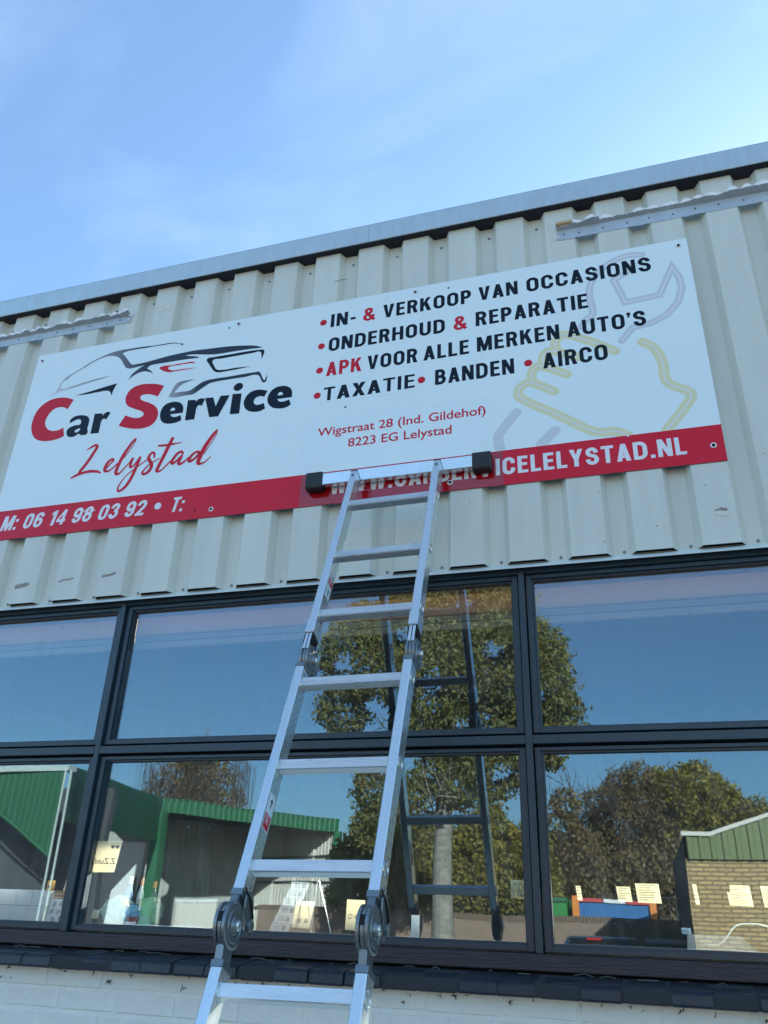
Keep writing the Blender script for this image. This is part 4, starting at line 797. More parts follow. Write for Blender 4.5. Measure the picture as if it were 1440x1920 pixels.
# warning stickers on the inner face of the left stile
for tc_, hh, order in ((2.745, .042, 1), (1.980, .045, -1)):
    x = -SX + SWD + .0003
    lb('sticker', [(x, x + .0004, -.017, .017, tc_ - hh, tc_ + hh)], M_STICK, 0)
    lb('sticker_red', [(x + .0004, x + .0007, -.016, .016, tc_ + (.012 if order > 0 else -hh + .002), tc_ + (hh - .002 if order > 0 else -.006))], M_LOGORED, 0)
    mb = MB(); z = tc_ + (-.020 if order > 0 else .022); xx = x + .0009; q = 1
    mb.add([(xx, -.002, z - .012), (xx, .002, z - .012), (xx, .002, z + .003), (xx, -.002, z + .003)], [(0, 1, 2, 3)]); mb.add([(xx, -.008, z + .003), (xx, .008, z + .003), (xx, 0, z + .013)], [(0, 1, 2)]); mb.build('arrow_print', M_HOLE, lad, world=False)
    mb = MB()
    for i in range(5):
        zz = tc_ + (.018 + .0045 * i if order > 0 else -.011 - .0045 * i); mb.add([(xx, -.011, zz), (xx, .009 - .003 * (i % 2), zz), (xx, .009 - .003 * (i % 2), zz + .0018), (xx, -.011, zz + .0018)], [(0, 1, 2, 3)])
    mb.build('text_lines', M_PRWHITE, lad, world=False)

# ================================================================== THE YARD ACROSS THE ROAD (seen mirrored in the panes)
def quadmesh(name, pts, m, parent=None):
    mb = MB(); mb.add(pts, [tuple(range(len(pts)))]); return mb.build(name, m, parent)
gm = MB(); gm.quad((-600, -600, 0), (600, -600, 0), (600, 600, 0), (-600, 600, 0)); tag(gm.build('ground', mat('earth_ground', (0.09, 0.085, 0.06), 0.95, var=0.3, vscale=0.3)), kind='structure')
gm = MB(); gm.quad((-60, -40, .004), (40, -40, .004), (40, -.0, .004), (-60, 0, .004)); tag(gm.build('pavement', M_ASPH), kind='structure')

def corr(mb, p0, p1, z0, z1, pitch=.24, d=.03, mi=0):
    """ribbed sheet wall standing between two ground points"""
    a = Vector((p0[0], p0[1])); b = Vector((p1[0], p1[1])); L_ = (b - a).length; t = (b - a) / L_; n = Vector((t.y, -t.x)); k = max(1, int(L_ / pitch)); pts = []
    for i in range(k):
        for u, h in ((0, 0), (.45, 0), (.55, d), (.9, d)):
            q = a + t * (i + u) * L_ / k + n * h; pts.append(q)
    pts.append(b); n_ = len(pts)
    zz0 = z0 if callable(z0) else (lambda s: z0); zz1 = z1 if callable(z1) else (lambda s: z1)
    vs_ = [(q.x, q.y, zz0((q - a).dot(t) / L_)) for q in pts] + [(q.x, q.y, zz1((q - a).dot(t) / L_)) for q in pts]
    mb.add(vs_, [(i, i + 1, n_ + i + 1, n_ + i) for i in range(n_ - 1)], mi)

pre_yard = set(bpy.data.objects)
gb = thing('green_shed', 'green ribbed metal shed with a deep open canopy, mirrored in the left panes', 'building', (-19, -28, 0))
mb = MB(); corr(mb, (-18.15, -20.22), (-26.5, -20.6), lambda s: min(5.42, 2.89 + s * 8.36 * .552), 5.42); mb.build('gable_sheet', M_GREEN, gb)
mb = MB(); mb.box(-26.5, -18.05, -20.55, -20.15, 5.42, 5.60); mb.build('roof_trim', mat('shed_trim', (.40, .46, .44), .5), gb)
mb = MB(); mb.tube([(-18.10, -20.12, 2.86), (-22.68, -20.12, 5.39)], .05, 6); mb.build('gable_trim', M_GREENT, gb)
for dx in (0, .22):
    mb = MB(); mb.tube([(-18.10 + dx, -20.1, 5.42), (-18.02 + dx, -20.1, .1)], .035, 8); mb.build('downpipe', M_PIPE, gb)
mb = MB(); mb.box(-26.5, -18.4, -23.6, -23.3, .0, 5.3); mb.build('rear_wall', M_DKGREY, gb)
def far(x, y): return (round(x * 1.3, 2), round(3.16 + (y - 3.16) * 1.3, 2))
FL, FR, BR, BL = far(-19.27, -28.35), far(-14.21, -36.16), far(-20.1, -39.95), far(-25.6, -32.4)
ZF0, ZF1 = 6.05, 6.80
mb = MB(); corr(mb, FL, (-18.15, -20.5), lambda s: 4.55 - .63 * s, lambda s: 6.8 - 1.2 * s, .3, .02); mb.build('side_band', M_GREEN, gb)
mb = MB(); mb.box(-33, FL[0] - .8, -38.2, -37.9, 0, 4.5); mb.build('passage_wall', M_DKGREY, gb)
mb = MB(); corr(mb, FR, FL, ZF0, ZF1, .36, .03); mb.build('canopy_fascia', M_GREENT, gb)
mb = MB(); mb.add([(*p, z) for z in (ZF1 - .02, ZF1 - .12) for p in (FL, FR, BR, BL)], [(0, 1, 2, 3), (7, 6, 5, 4), (0, 4, 5, 1), (1, 5, 6, 2), (2, 6, 7, 3), (3, 7, 4, 0)]); mb.build('canopy_roof', M_DKGREY, gb)
def mix2(p, q, f): return (p[0] + (q[0] - p[0]) * f, p[1] + (q[1] - p[1]) * f)
mb = MB(); corr(mb, mix2(FR, BR, .03), BR, 0, ZF1 - .12, .34, .04); mb.build('end_wall', M_PALEWALL, gb)
mb = MB(); corr(mb, BR, BL, 0, ZF1 - .12, .34, .04); mb.build('back_wall', M_GREY, gb)
for z in (1.5, 3.1, 4.7):
    p, q = mix2(FR, BR, .05), mix2(FR, BR, .98); mb = MB(); mb.tube([(p[0] - .05, p[1] + .1, z), (q[0] - .05, q[1] + .1, z)], .07, 6); mb.build('wall_rail', M_DKGREY, gb)
for (x, y), w in ((FL, .28), (FR, .2)):
    mb = MB(); mb.box(x - w, x + w, y - w, y + w, 0, ZF0); mb.build('canopy_post', M_GREENT, gb)
for i in (1, 2, 3):
    x, y = mix2(FR, BR, i / 4); mb = MB(); mb.box(x - .08, x + .08, y - .02, y + .16, 0, ZF1 - .12); mb.build('wall_post', M_PALEWALL, gb)
t = thing('sun_patch_panel', 'tall white screen standing in for a sun patch beside the green shed post', 'panel', (-26.3, -36.6, 0))  # white shape put in for a patch of sunlight on the wall
mb = MB(); mb.prism([(-27.0, .35), (-26.1, 0.05), (-25.5, 0.05), (-25.5, 3.4), (-26.75, 2.1)], -36.8, -36.7); mb.build('board', M_WHITEWALL, t)
t = thing('beige_container', 'low beige container under the green shed canopy', 'container', (-25, -42.5, 0))
mb = MB(); mb.box(-25.9, -23.3, -44.3, -41.9, .05, 1.75); mb.build('body', M_PALEWALL, t, bevel=.02); mb = MB(); mb.box(-25.95, -23.25, -44.35, -41.85, 1.76, 1.92); mb.build('lid', M_WHITEWALL, t)

# brown garden wall with an upright-brick coping
t = thing('garden_wall', 'low brown brick wall with upright coping bricks across the yard', 'wall', (-3.5, -16.9, 0))
mb = MB(); mb.box(-9.2, .75, -17.05, -16.83, 0, 1.50); mb.build('wall_face', M_BBRICK, t)
mb = MB(); x = -9.2
while x < .74:
    mb.box(x, x + .062, -17.07, -16.81, 1.505, 1.625 + random.uniform(-.004, .004)); x += .072
tag(mb.build('coping_bricks', mat('coping_brown', (.17, .115, .08), .9, var=.3, vscale=9), t), kind='stuff')

# yellow brick workshop
wk = thing('brick_workshop', 'yellow brick workshop with green sheet eaves, mirrored at the right', 'building', (4, -11.4, 0))
def wz(x): return 2.83 if x < 1.05 else 2.83 + (x - 1.05) * .34
mb = MB(); mb.prism([(.62, 0), (3.2, 0), (3.2, 2.50), (.62, 2.50)], -11.36, -11.6); mb.build('brick_front', M_YBRICK, wk)
mb = MB(); corr(mb, (3.2, -11.30), (.66, -11.30), 2.49, lambda s: wz(.66 + (1 - s) * 2.54), .17, .02); mb.build('green_eaves', mat('moss_green_sheet', (.13, .155, .055), .5), wk)
mb = MB(); P_ = [(.60, wz(.6)), (1.05, wz(1.05)), (3.2, wz(3.2))]
mb.prism([(x, z) for x, z in P_] + [(x, z + .06) for x, z in reversed(P_)], -11.36, -11.25); mb.build('roof_edge', mat('pale_coping', (.60, .56, .48), .6), wk)
mb = MB(); mb.box(.62, .80, -18, -11.6, 0, 2.8); mb.build('side_wall', mat('shaded_side', (.05, .048, .045), .9), wk)  # side turned from the sun, its shade painted as a dark colour
mb = MB(); mb.add([(.62, -11.4, 2.82), (3.2, -11.4, 3.5), (3.2, -18, 3.5), (.62, -18, 2.82)], [(0, 1, 2, 3)]); mb.build('roof', M_DKGREY, wk)
# skip and green container behind the wall
t = thing('blue_skip', 'blue skip with orange ends and red rim behind the brown wall', 'skip', (-.9, -22, 0))
s_ = 24.5 / 17
X0, X1, Y0 = -1.37 * s_, .12 * s_, 3.156 - 24.5
mb = MB(); mb.xprism([(Y0, 2.08), (Y0 - .1, .5), (Y0 - .4, .2), (Y0 - 1.3, .2), (Y0 - 1.7, 2.08)], X0 + .12, X1 - .12); mb.build('body', mat('skip_blue', (.03, .14, .34), .5, var=.2, vscale=3), t)
for x0, x1 in ((X0 - .02, X0 + .15), (X1 - .15, X1 + .02)):
    mb = MB(); mb.box(x0, x1, Y0 - .1, Y0 + .08, .2, 2.14); mb.build('orange_post', mat('skip_orange', (.65, .20, .03), .5), t)
for i, (a, b, m_) in enumerate(((.15, .75, 'r'), (.78, 1.35, 'w'), (1.38, 2.0, 'r'))):
    mb = MB(); mb.box(X0 + a, X0 + b, Y0 - .05, Y0 + .06, 1.99, 2.08); mb.build('rim_stripe', mat('stripe_' + ('red' if m_ == 'r' else 'white'), (.5, .05, .05) if m_ == 'r' else (.7, .7, .7), .5), t)
t = thing('green_container', 'green steel container left of the blue skip', 'container', (-2.9, -22.6, 0))
mb = MB(); mb.xprism([(Y0 + .3, 2.05), (Y0 + .1, .4), (Y0 - 1.3, .4), (Y0 - 1.5, 2.05)], -3.0, X0 - .16); mb.build('body', mat('container_green', (.03, .22, .05), .5), t)
mb = MB(); mb.box(-3.05, X0 - .13, Y0 + .25, Y0 + .36, 1.98, 2.08); mb.build('rim', M_GREENT, t)
# mesh fence behind the skip
t = thing('mesh_fence', 'dark wire fence running behind the blue skip', 'fence', (0, -25, 0))
mb = MB()
for i in range(60): mb.tube([(-9 + i * .2, -25, 0), (-9 + i * .2, -25, 2.3)], .012, 4)
for z in (.3, .9, 1.6, 2.28): mb.tube([(-9, -25, z), (3, -25, z)], .015, 4)
tag(mb.build('wires', M_DKGREY, t), kind='stuff')
for i in range(5):
    mb = MB(); mb.tube([(-9 + i * 3, -25.05, 0), (-9 + i * 3, -25.05, 2.4)], .04, 6); mb.build('fence_post', M_DKGREY, t)
# parked dark car, seen from behind
car = thing('parked_car', 'dark car parked nose to the brown wall, seen from behind', 'car', (-.95, -13.9, 0))
cx, cy = -.98, -13.4
mb = MB()
for (z0, w0, ya, yb, z1, w1, yc, yd) in ((.28, .78, 0, -4.0, .80, .84, 0.05, -4.05), (.80, .84, .05, -4.05, .93, .80, 0.0, -3.9), (.93, .72, -.15, -2.7, 1.29, .56, -.75, -1.9)):
    mb.add([(cx - w0, cy + ya, z0), (cx + w0, cy + ya, z0), (cx + w0, cy + yb, z0), (cx - w0, cy + yb, z0), (cx - w1, cy + yc, z1), (cx + w1, cy + yc, z1), (cx + w1, cy + yd, z1), (cx - w1, cy + yd, z1)], [(0, 1, 2, 3), (4, 7, 6, 5), (0, 4, 5, 1), (1, 5, 6, 2), (2, 6, 7, 3), (3, 7, 4, 0)])
mb.build('body', mat('car_paint', (.03, .055, .06), .2, coat=.8), car, bevel=.05)
mb = MB(); mb.add([(cx - .64, cy - .17, .96), (cx + .64, cy - .17, .96), (cx + .5, cy - .70, 1.26), (cx - .5, cy - .70, 1.26)], [(0, 1, 2, 3)]); mb.build('rear_window', mat('car_glass', (.01, .012, .014), .06), car)
for s in (-1, 1):
    mb = MB(); mb.box(cx + s * .62 - .17, cx + s * .62 + .17, cy + .04, cy + .10, .78, .90); mb.build('tail_light', mat('lamp_red', (.5, .02, .02), .2), car)
    for y in (-.75, -3.2):
        mb = MB(); mb.lathe([(.30, -.1), (.31, -.08), (.31, .08), (.30, .1)], 'x', 18, (cx + s * .74, cy + y, .31)); w_ = mb.build('wheel', M_RUBBER, car)
        mb = MB(); mb.lathe([(.18, 0), (.16, s * .02)], 'x', 12, (cx + s * .84, cy + y, .31)); mb.build('rim', M_ALU, w_)
mb = MB(); mb.box(cx - .20, cx + .05, cy - .66, cy - .60, 1.235, 1.270); mb.build('brake_light', mat('lamp_red', (.5, .02, .02), .2), car)
mb = MB(); mb.box(cx - .24, cx + .24, cy + .06, cy + .09, .55, .66); mb.build('number_plate', mat('plate_yellow', (.7, .5, .05), .5), car)
bn = thing('wheelie_bin', 'dark wheeled bin standing between the car and the workshop', 'bin', (.1, -13.2, 0))
mb = MB(); mb.add([(-.02, -13.45, .06), (.44, -13.45, .06), (.44, -12.98, .06), (-.02, -12.98, .06), (-.10, -13.55, 1.18), (.52, -13.55, 1.18), (.52, -12.9, 1.18), (-.10, -12.9, 1.18)], [(0, 1, 2, 3), (4, 7, 6, 5), (0, 4, 5, 1), (1, 5, 6, 2), (2, 6, 7, 3), (3, 7, 4, 0)]); mb.build('body', M_BLACKPL, bn)
mb = MB(); mb.xprism([(-13.6, 1.19), (-12.86, 1.19), (-12.9, 1.24), (-13.4, 1.31), (-13.6, 1.26)], -.13, .55); mb.build('lid', M_BLACKPL, bn)
for s in (0, .42):
    mb = MB(); mb.lathe([(.1, -.03), (.1, .03)], 'x', 12, (s, -13.5, .1)); mb.build('wheel', M_RUBBER, bn)

# ------------------------------------------------------------------ trees
M_BARK = mat('birch_bark', (.25, .225, .185), .9, var=.5, vscale=5, stretch=(1, 1, 2.5), bump=.5, bscale=14, dirt=(.04, .035, .03), dirt_amt=.8, dirt_scale=6, dirt_lo=.58)
M_BARKD = mat('dark_bark', (.06, .045, .035), .95, var=.3, vscale=6)
def leafm(name, c):
    m = bpy.data.materials.new(name); m.use_nodes = True; nt = m.node_tree; p = nt.nodes['Principled BSDF']; p.inputs['Base Color'].default_value = (*c, 1); p.inputs['Roughness'].default_value = .6
    tl = nt.nodes.new('ShaderNodeBsdfTranslucent'); tl.inputs[0].default_value = (c[0] * 1.3, c[1] * 1.2, c[2], 1); mix = nt.nodes.new('ShaderNodeMixShader'); mix.inputs[0].default_value = .35
    nt.links.new(p.outputs[0], mix.inputs[1]); nt.links.new(tl.outputs[0], mix.inputs[2]); nt.links.new(mix.outputs[0], nt.nodes['Material Output'].inputs[0]); return m
LEAF_O = [leafm('leaf_olive', (0.165, 0.164, 0.047)), leafm('leaf_gold', (0.203, 0.189, 0.054)), leafm('leaf_dark', (0.103, 0.127, 0.050)), leafm('leaf_ochre', (0.178, 0.129, 0.039))]
LEAF_B = [leafm('leaf_brown', (0.173, 0.116, 0.049)), leafm('leaf_rust', (0.179, 0.118, 0.049)), leafm('leaf_moss', (0.204, 0.175, 0.058)), leafm('leaf_umber', (0.161, 0.107, 0.056))]
LEAF_G = [leafm('leaf_gold_green', (0.271, 0.223, 0.046)), leafm('leaf_deep', (0.168, 0.158, 0.036)), leafm('leaf_yellow', (0.298, 0.228, 0.046)), leafm('leaf_moss_two', (0.144, 0.115, 0.030))]
def crown(name, blobs, per, size, mats_, parent, rng, flat=1.0, hang=0.0):
    vs_, fs_, mi = [], [], []
    for (cx_, cy_, cz_, r, dens) in blobs:
        for i in range(int(per * dens * r * r)):
            while True:
                d = Vector((rng.uniform(-1, 1), rng.uniform(-1, 1), rng.uniform(-1, 1)))
                if .12 < d.length < 1: break
            d = d.normalized() * (d.length ** .45)
            if rng.random() < .30: d *= rng.uniform(1.0, 1.32)
            c = Vector((cx_ + d.x * r, cy_ + d.y * r, cz_ + d.z * r * flat))
            if math.sin(c.x * 4.1 + c.z * 2.7 + cy_) + math.sin(c.z * 5.3 - c.x * 2.2 + c.y * 3.1) > 1.3: continue
            for q in range(2):
                s = size * rng.uniform(.45, 1.7); u = Vector((rng.gauss(0, 1), rng.gauss(0, 1), rng.gauss(0, 1) - hang)).normalized(); w = u.cross(Vector((rng.gauss(0, 1), rng.gauss(0, 1), rng.gauss(0, 1)))).normalized()
                e = c + Vector((rng.gauss(0, size), rng.gauss(0, size), rng.gauss(0, size)))
                b = len(vs_); vs_ += [e - u * s, e + w * s * .55, e + u * s, e - w * s * .55]; fs_.append((b, b + 1, b + 2, b + 3)); mi.append(rng.choices((0, 1, 2, 3), (4, 3, 2, 2))[0])
    me = bpy.data.meshes.new(name); inv = wm(parent).inverted(); me.from_pydata([tuple(inv @ p) for p in vs_], [], fs_)
    for m in mats_: me.materials.append(m)
    me.polygons.foreach_set('material_index', mi)
    return link(name, me, parent)
def limb(mb, p, d, r, depth, rng, n=3, spread=.55, lift=.1, minr=.008):
    L_ = r * rng.uniform(14, 22) if depth else r * 26
    pts = [Vector(p)]; dd = Vector(d).normalized()
    for i in range(3):
        dd = (dd + Vector((rng.gauss(0, .12), rng.gauss(0, .12), rng.gauss(0, .08) + lift * .3))).normalized(); pts.append(pts[-1] + dd * L_ / 3)
    mb.tube(pts, [r * .8, r * .62, r * .45, r * .3], 6 if r > .04 else 3, cap=False)
    if depth and r > minr:
        for i in range(n):
            q = pts[rng.choice((2, 3, 3))]; limb(mb, q, dd + Vector((rng.gauss(0, spread), rng.gauss(0, spread), rng.gauss(0, spread * .7) + lift)), r * rng.uniform(.42, .62), depth - 1, rng, n, spread, lift, minr)
def B(px, py, yv, rpx, dens=1.0): return None
# the birch with a pale trunk
rng = random.Random(3)
birch = thing('birch_tree', 'big olive leaved birch with a pale trunk, mirrored in the middle panes', 'tree', (-3.43, -11.84, 0), group=None)
mb = MB(); bx, by = -3.43, -11.84
mb.tube([(bx - .03, by, 0), (bx, by, 1.3), (bx + .02, by + .02, 2.6), (bx + .05, by, 4.2), (bx + .12, by, 6.0), (bx + .1, by, 7.6)], [.24, .19, .17, .15, .10, .05], 14)
for i in range(22):
    z = 2.9 + i * .21; a = rng.uniform(0, 6.28); limb(mb, (bx + .05, by, z), (math.cos(a), math.sin(a), .45), .055 - i * .0013, 2, rng, 3, .5, .05)
mb.build('trunk', M_BARK, birch)
crown('crown', [(-4.85,-11.45,6.12,0.95,1),(-5.43,-11.83,5.17,0.54,1),(-3.97,-11.98,6.74,1.05,1),(-2.87,-11.87,6.89,0.96,1),(-3.19,-12.15,7.96,1.22,1),(-2.26,-11.59,5.88,0.91,1),(-1.67,-11.80,5.44,0.76,1),(-1.16,-11.85,4.97,0.40,1),(-1.44,-11.80,4.36,0.38,1),(-3.52,-11.52,5.52,0.96,1),(-2.70,-11.98,4.68,0.84,1),(-1.91,-12.02,4.56,0.58,1),(-3.22,-11.79,4.01,0.75,1),(-2.57,-11.96,3.91,0.49,1),(-4.76,-11.81,3.65,0.42,1),(-4.84,-11.96,2.99,0.35,1),(-2.08,-11.96,3.99,0.40,1),(-1.34,-11.86,4.06,0.13,1),(-3.92,-11.62,3.36,0.46,1),(-1.63,-11.95,6.16,0.60,1),(-2.32,-11.56,7.19,0.74,1),(-4.54,-11.59,6.78,0.68,1)], 5200, .036, LEAF_O, birch, rng, 1.0, .8)
# weeping birch behind the shed
wb = thing('weeping_birch', 'tall weeping birch with brown hanging twigs behind the green shed', 'tree', (-34.00, -56.84, 0))
wx, wy = -34.00, -56.84; rng = random.Random(5)
mb = MB(); mb.tube([(wx, wy, 0), (wx + .1, wy, 5), (wx, wy, 10), (wx + .2, wy, 13.2)], [.35, .28, .16, .05], 8)
for i in range(90):
    z = rng.uniform(8.4, 12.9); a = rng.uniform(0, 6.28); r_ = rng.uniform(.6, 4.7); x1, y1 = wx + math.cos(a) * r_, wy + math.sin(a) * r_ * .8
    mb.tube([(wx, wy, z), (wx + (x1 - wx) * .6, wy + (y1 - wy) * .6, z + .8), (x1, y1, z + .2)], [.05, .03, .015], 4, cap=False)
    for j in range(7):
        xx, yy = x1 + rng.gauss(0, .35), y1 + rng.gauss(0, .35); l_ = rng.uniform(2, 5.8)
        mb.tube([(xx, yy, z + .2), (xx + rng.gauss(0, .1), yy, z - l_ * .5), (xx + rng.gauss(0, .15), yy, z - l_)], [.018, .014, .006], 3, cap=False)
mb.build('trunk', M_BARKD, wb)
crown('crown', [(wx + dx * 1.3, wy, 1.6 + (z - 1.6) * 1.3, r_ * 1.3, 1) for dx, z, r_ in ((-2.4, 7.2, 1.2), (-1.2, 8.2, 1.5), (.3, 8.8, 1.7), (1.6, 7.8, 1.3), (2.6, 6.8, .9), (.4, 6.4, 1.5), (-1.0, 6.2, 1.3), (0, 9.6, 1.2))], 260, .09, LEAF_B, wb, rng, 1.25, 2.5)
# olive hedge and right hand trees
def tree(name, label, yv, base_px, blobs, per, size, lm, seed, trunk_h, tw=.16, twigs=10, bark=None, grp=None):
    rng = random.Random(seed); x, y = base_px; t = thing(name, label, 'tree', (x, y, 0), group=grp)
    mb = MB(); mb.tube([(x, y, 0), (x + .1, y, trunk_h * .5), (x, y + .1, trunk_h)], [tw, tw * .75, tw * .45], 8)
    for i in range(twigs):
        a = rng.uniform(0, 6.28); z = trunk_h * rng.uniform(.45, 1); limb(mb, (x, y, z), (math.cos(a), math.sin(a), .8), tw * .42, 3, rng, 3, .5, .18, .006)
    mb.build('trunk', bark or M_BARKD, t); crown('crown', blobs, per, size, lm, t, rng, 1.0, .3); return t
G_ = 'trees and shrubs beyond the yard wall'
tree('shrub', 'golden olive shrub left of the pale birch trunk', 26, (-7.80, -22.84), [(-8.87,-23.07,2.90,0.79,1),(-8.18,-23.15,3.38,0.88,1),(-7.30,-22.97,3.08,1.02,1),(-7.79,-23.19,2.31,1.02,1),(-6.60,-22.91,2.64,0.84,1),(-8.82,-22.71,1.99,0.69,1),(-6.44,-23.05,3.70,0.60,1)], 3000, .065, LEAF_G, 11, 2.6, .1, 8, grp=G_)
tree('shrub', 'golden olive shrub right of the pale birch trunk', 26.5, (-4.88, -23.34), [(-5.54,-23.65,2.98,0.92,1),(-4.70,-23.45,3.30,0.99,1),(-3.88,-23.25,3.16,0.89,1),(-4.88,-23.32,2.40,0.98,1),(-3.41,-23.37,2.72,0.87,1),(-5.71,-23.36,2.23,0.66,1),(-3.91,-23.11,2.27,0.72,1),(-3.20,-23.30,3.62,0.48,1),(-4.50,-23.41,4.23,0.50,1)], 3000, .065, LEAF_G, 12, 2.6, .1, 8, grp=G_)
tree('shrub_tree', 'brown thin leaved tree above the green container', 28, (-2.53, -24.84), [(-2.52,-24.84,4.06,0.67,1),(-2.14,-24.65,3.43,0.82,1),(-2.76,-25.25,2.95,0.83,1),(-1.95,-24.96,2.66,0.81,1),(-2.29,-24.70,4.87,0.44,1),(-3.05,-25.08,3.58,0.57,1)], 1500, .06, LEAF_B, 13, 3.2, .12, 12, grp=G_)
tree('bare_tree', 'tall half bare brown tree above the blue skip', 31, (-0.82, -27.84), [(-1.24,-27.74,5.13,0.70,1),(-0.44,-28.00,5.76,0.73,1),(0.22,-28.06,5.13,0.92,1),(-0.76,-27.76,4.34,1.07,1),(0.29,-28.13,4.17,1.05,1),(-1.40,-27.50,3.30,1.07,1),(-0.19,-27.61,2.98,1.04,1),(-1.67,-27.73,4.33,0.66,1),(0.67,-27.61,3.00,0.77,1),(0.05,-27.67,6.08,0.58,1),(-0.84,-28.10,5.40,0.55,1),(0.71,-27.95,4.78,0.67,1)], 1700, .05, LEAF_B, 14, 4.0, .20, 22, grp=G_)
tree('leafy_tree', 'broad olive tree rising behind the yellow workshop roof', 32, (1.55, -28.84), [(1.29,-28.86,5.69,0.87,1),(2.15,-29.13,6.02,0.82,1),(2.78,-29.25,5.42,0.84,1),(1.65,-28.32,4.97,1.24,1),(3.35,-29.11,5.15,0.62,1),(2.46,-28.69,4.44,1.04,1),(3.79,-28.71,5.15,0.52,1),(0.98,-28.43,3.91,1.06,1),(0.69,-28.88,6.07,0.55,1)], 1800, .065, LEAF_G, 15, 4.3, .22, 18, grp=G_)
tree('hedge_tree', 'dark brown hedge tree low behind the blue skip', 30, (-0.43, -26.34), [(-1.89,-26.25,2.72,0.77,1),(-1.05,-26.71,2.58,0.83,1),(-0.20,-25.96,2.76,0.82,1),(0.60,-25.98,2.62,0.81,1),(-2.60,-26.02,2.39,0.69,1),(1.00,-26.53,3.25,0.73,1)], 2600, .075, LEAF_B, 16, 2.5, .12, 8, grp=G_)

rng = random.Random(21); far_ = bpy.data.objects.new('base', None)
wv, wf, wi = [], [], []
for i in range(42000):
    x = rng.uniform(-34, 34); y = -62 + rng.gauss(0, 1.6); top = 5.0 + 1.6 * math.sin(x * .33) + 1.0 * math.sin(x * .9 + 1) + .6 * math.sin(x * 2.3); z = top * rng.random() ** .7; s = rng.uniform(.12, .28)
    c = Vector((x, y, z)); u = Vector((rng.gauss(0, 1), rng.gauss(0, 1), rng.gauss(0, 1))).normalized(); w = u.cross(Vector((rng.gauss(0, 1), rng.gauss(0, 1), rng.gauss(0, 1)))).normalized()
    b = len(wv); wv += [c - u * s, c + w * s * .6, c + u * s, c - w * s * .6]; wf.append((b, b + 1, b + 2, b + 3)); wi.append(rng.choice((0, 1, 2, 3)))
bpy.data.objects.remove(far_)
me = bpy.data.meshes.new('far_woodland'); me.from_pydata([tuple(p) for p in wv], [], wf)
for m in LEAF_B: me.materials.append(m)
me.polygons.foreach_set('material_index', wi); tag(link('far_woodland', me), 'low brown woodland closing the view far behind the yard', 'woodland', kind='stuff')

for o in set(bpy.data.objects) - pre_yard:      # the whole yard stands a little further off
    if o.parent is None: o.location.y -= 0.556

pre_in = set(bpy.data.objects)
# ================================================================== THINGS INSIDE THE WINDOW
def sheet(name, label, cat, pts, m=M_PAPER, y=.345, group=None, lines=0, thick=.0012):
    """a paper standing in the window: pts are corners (x, z) going round"""
    cx_ = sum(p[0] for p in pts) / len(pts); cz = min(p[1] for p in pts)
    t = thing(name, label, cat, (cx_, y, cz), group=group); mb = MB(); mb.prism(pts, y, y + thick); mb.build('paper', m, t)
    x0, x1 = min(p[0] for p in pts), max(p[0] for p in pts); z0, z1 = min(p[1] for p in pts), max(p[1] for p in pts)
    if lines:
        rr = random.Random(int(cx_ * 1000)); mb = MB()
        for i in range(lines):
            z = z1 - (z1 - z0) * (i + .8) / (lines + 1); a = x0 + (x1 - x0) * .14; b = x1 - (x1 - x0) * rr.uniform(.12, .45); h = (z1 - z0) * .22 / lines
            mb.quad((a, y - .0006, z), (b, y - .0006, z), (b, y - .0006, z + h), (a, y - .0006, z + h))
        mb.build('printed_lines', M_LINES, t)
    return t
GP = 'sunlit notices standing in the window'
z_ = sheet('notice', 'sunlit cream notice with two dark half moons and mirrored letters, left pane', 'notice', [(-2.022, 1.697), (-1.912, 1.699), (-1.898, 1.808), (-2.02, 1.807)], group=GP)
M_ = z_
vtext("Z.Zuider", -2.034, -1.912, 1.7270 , .0200, M_INK, None, .012, 'lettering', True, .3440)
o = [k for k in bpy.data.objects if k.name.startswith('lettering') and k.parent is None][-1]; o.parent = z_; o.matrix_parent_inverse = wm(z_).inverted()
for x in (-1.934, -1.914):
    mb = MB(); q = [(x + math.cos(a) * .0090, .3440, 1.792 + math.sin(a) * .0115) for a in [math.pi + math.pi * j / 10 for j in range(11)]]; mb.add(q, [tuple(range(11))]); mb.build('half_moon', M_INK, z_)
def pap(label, x0, x1, z0, z1, lines=6, dx=.004, **k): return sheet('notice', label, 'notice', [(x0 + dx, z0), (x1 + dx, z0 - .001), (x1, z1), (x0, z1)], group=GP, lines=lines, **k)
pap('narrow sunlit notice above the orange skip end, right of the post', -.218, -.203, 1.650, 1.691, 4)
pap('small squarish sunlit notice over the middle of the blue skip', -.094, -.052, 1.650, 1.692, 5)
pap('wide sunlit notice over the right end of the blue skip', -.036, .034, 1.648, 1.702, 7)
pap('thin sunlit notice on the dark corner of the brick workshop', .132, .144, 1.648, 1.703, 4)
sheet('notice', 'large sunlit notice with a stepped left edge on the brick workshop', 'notice', [(.232, 1.648), (.298, 1.646), (.294, 1.703), (.239, 1.703), (.238, 1.684), (.229, 1.684)], group=GP, lines=7)
pap('sunlit notice at the far right edge of the picture', .324, .385, 1.645, 1.703, 7)
sheet('grey_notice', 'grey green notice tucked against the post, with a pale bracket shape', 'notice', [(-.424, 1.651), (-.377, 1.650), (-.377, 1.703), (-.424, 1.703)], paper_mat('grey_paper', (.40, .42, .36), (.3, .3, .2), .3), group=GP)
sn = sheet('signboard', 'cream card with handwriting beside the leaning flyer strip', 'card', [(-1.178, 1.541), (-1.112, 1.539), (-1.100, 1.622), (-1.166, 1.622)], group=GP)
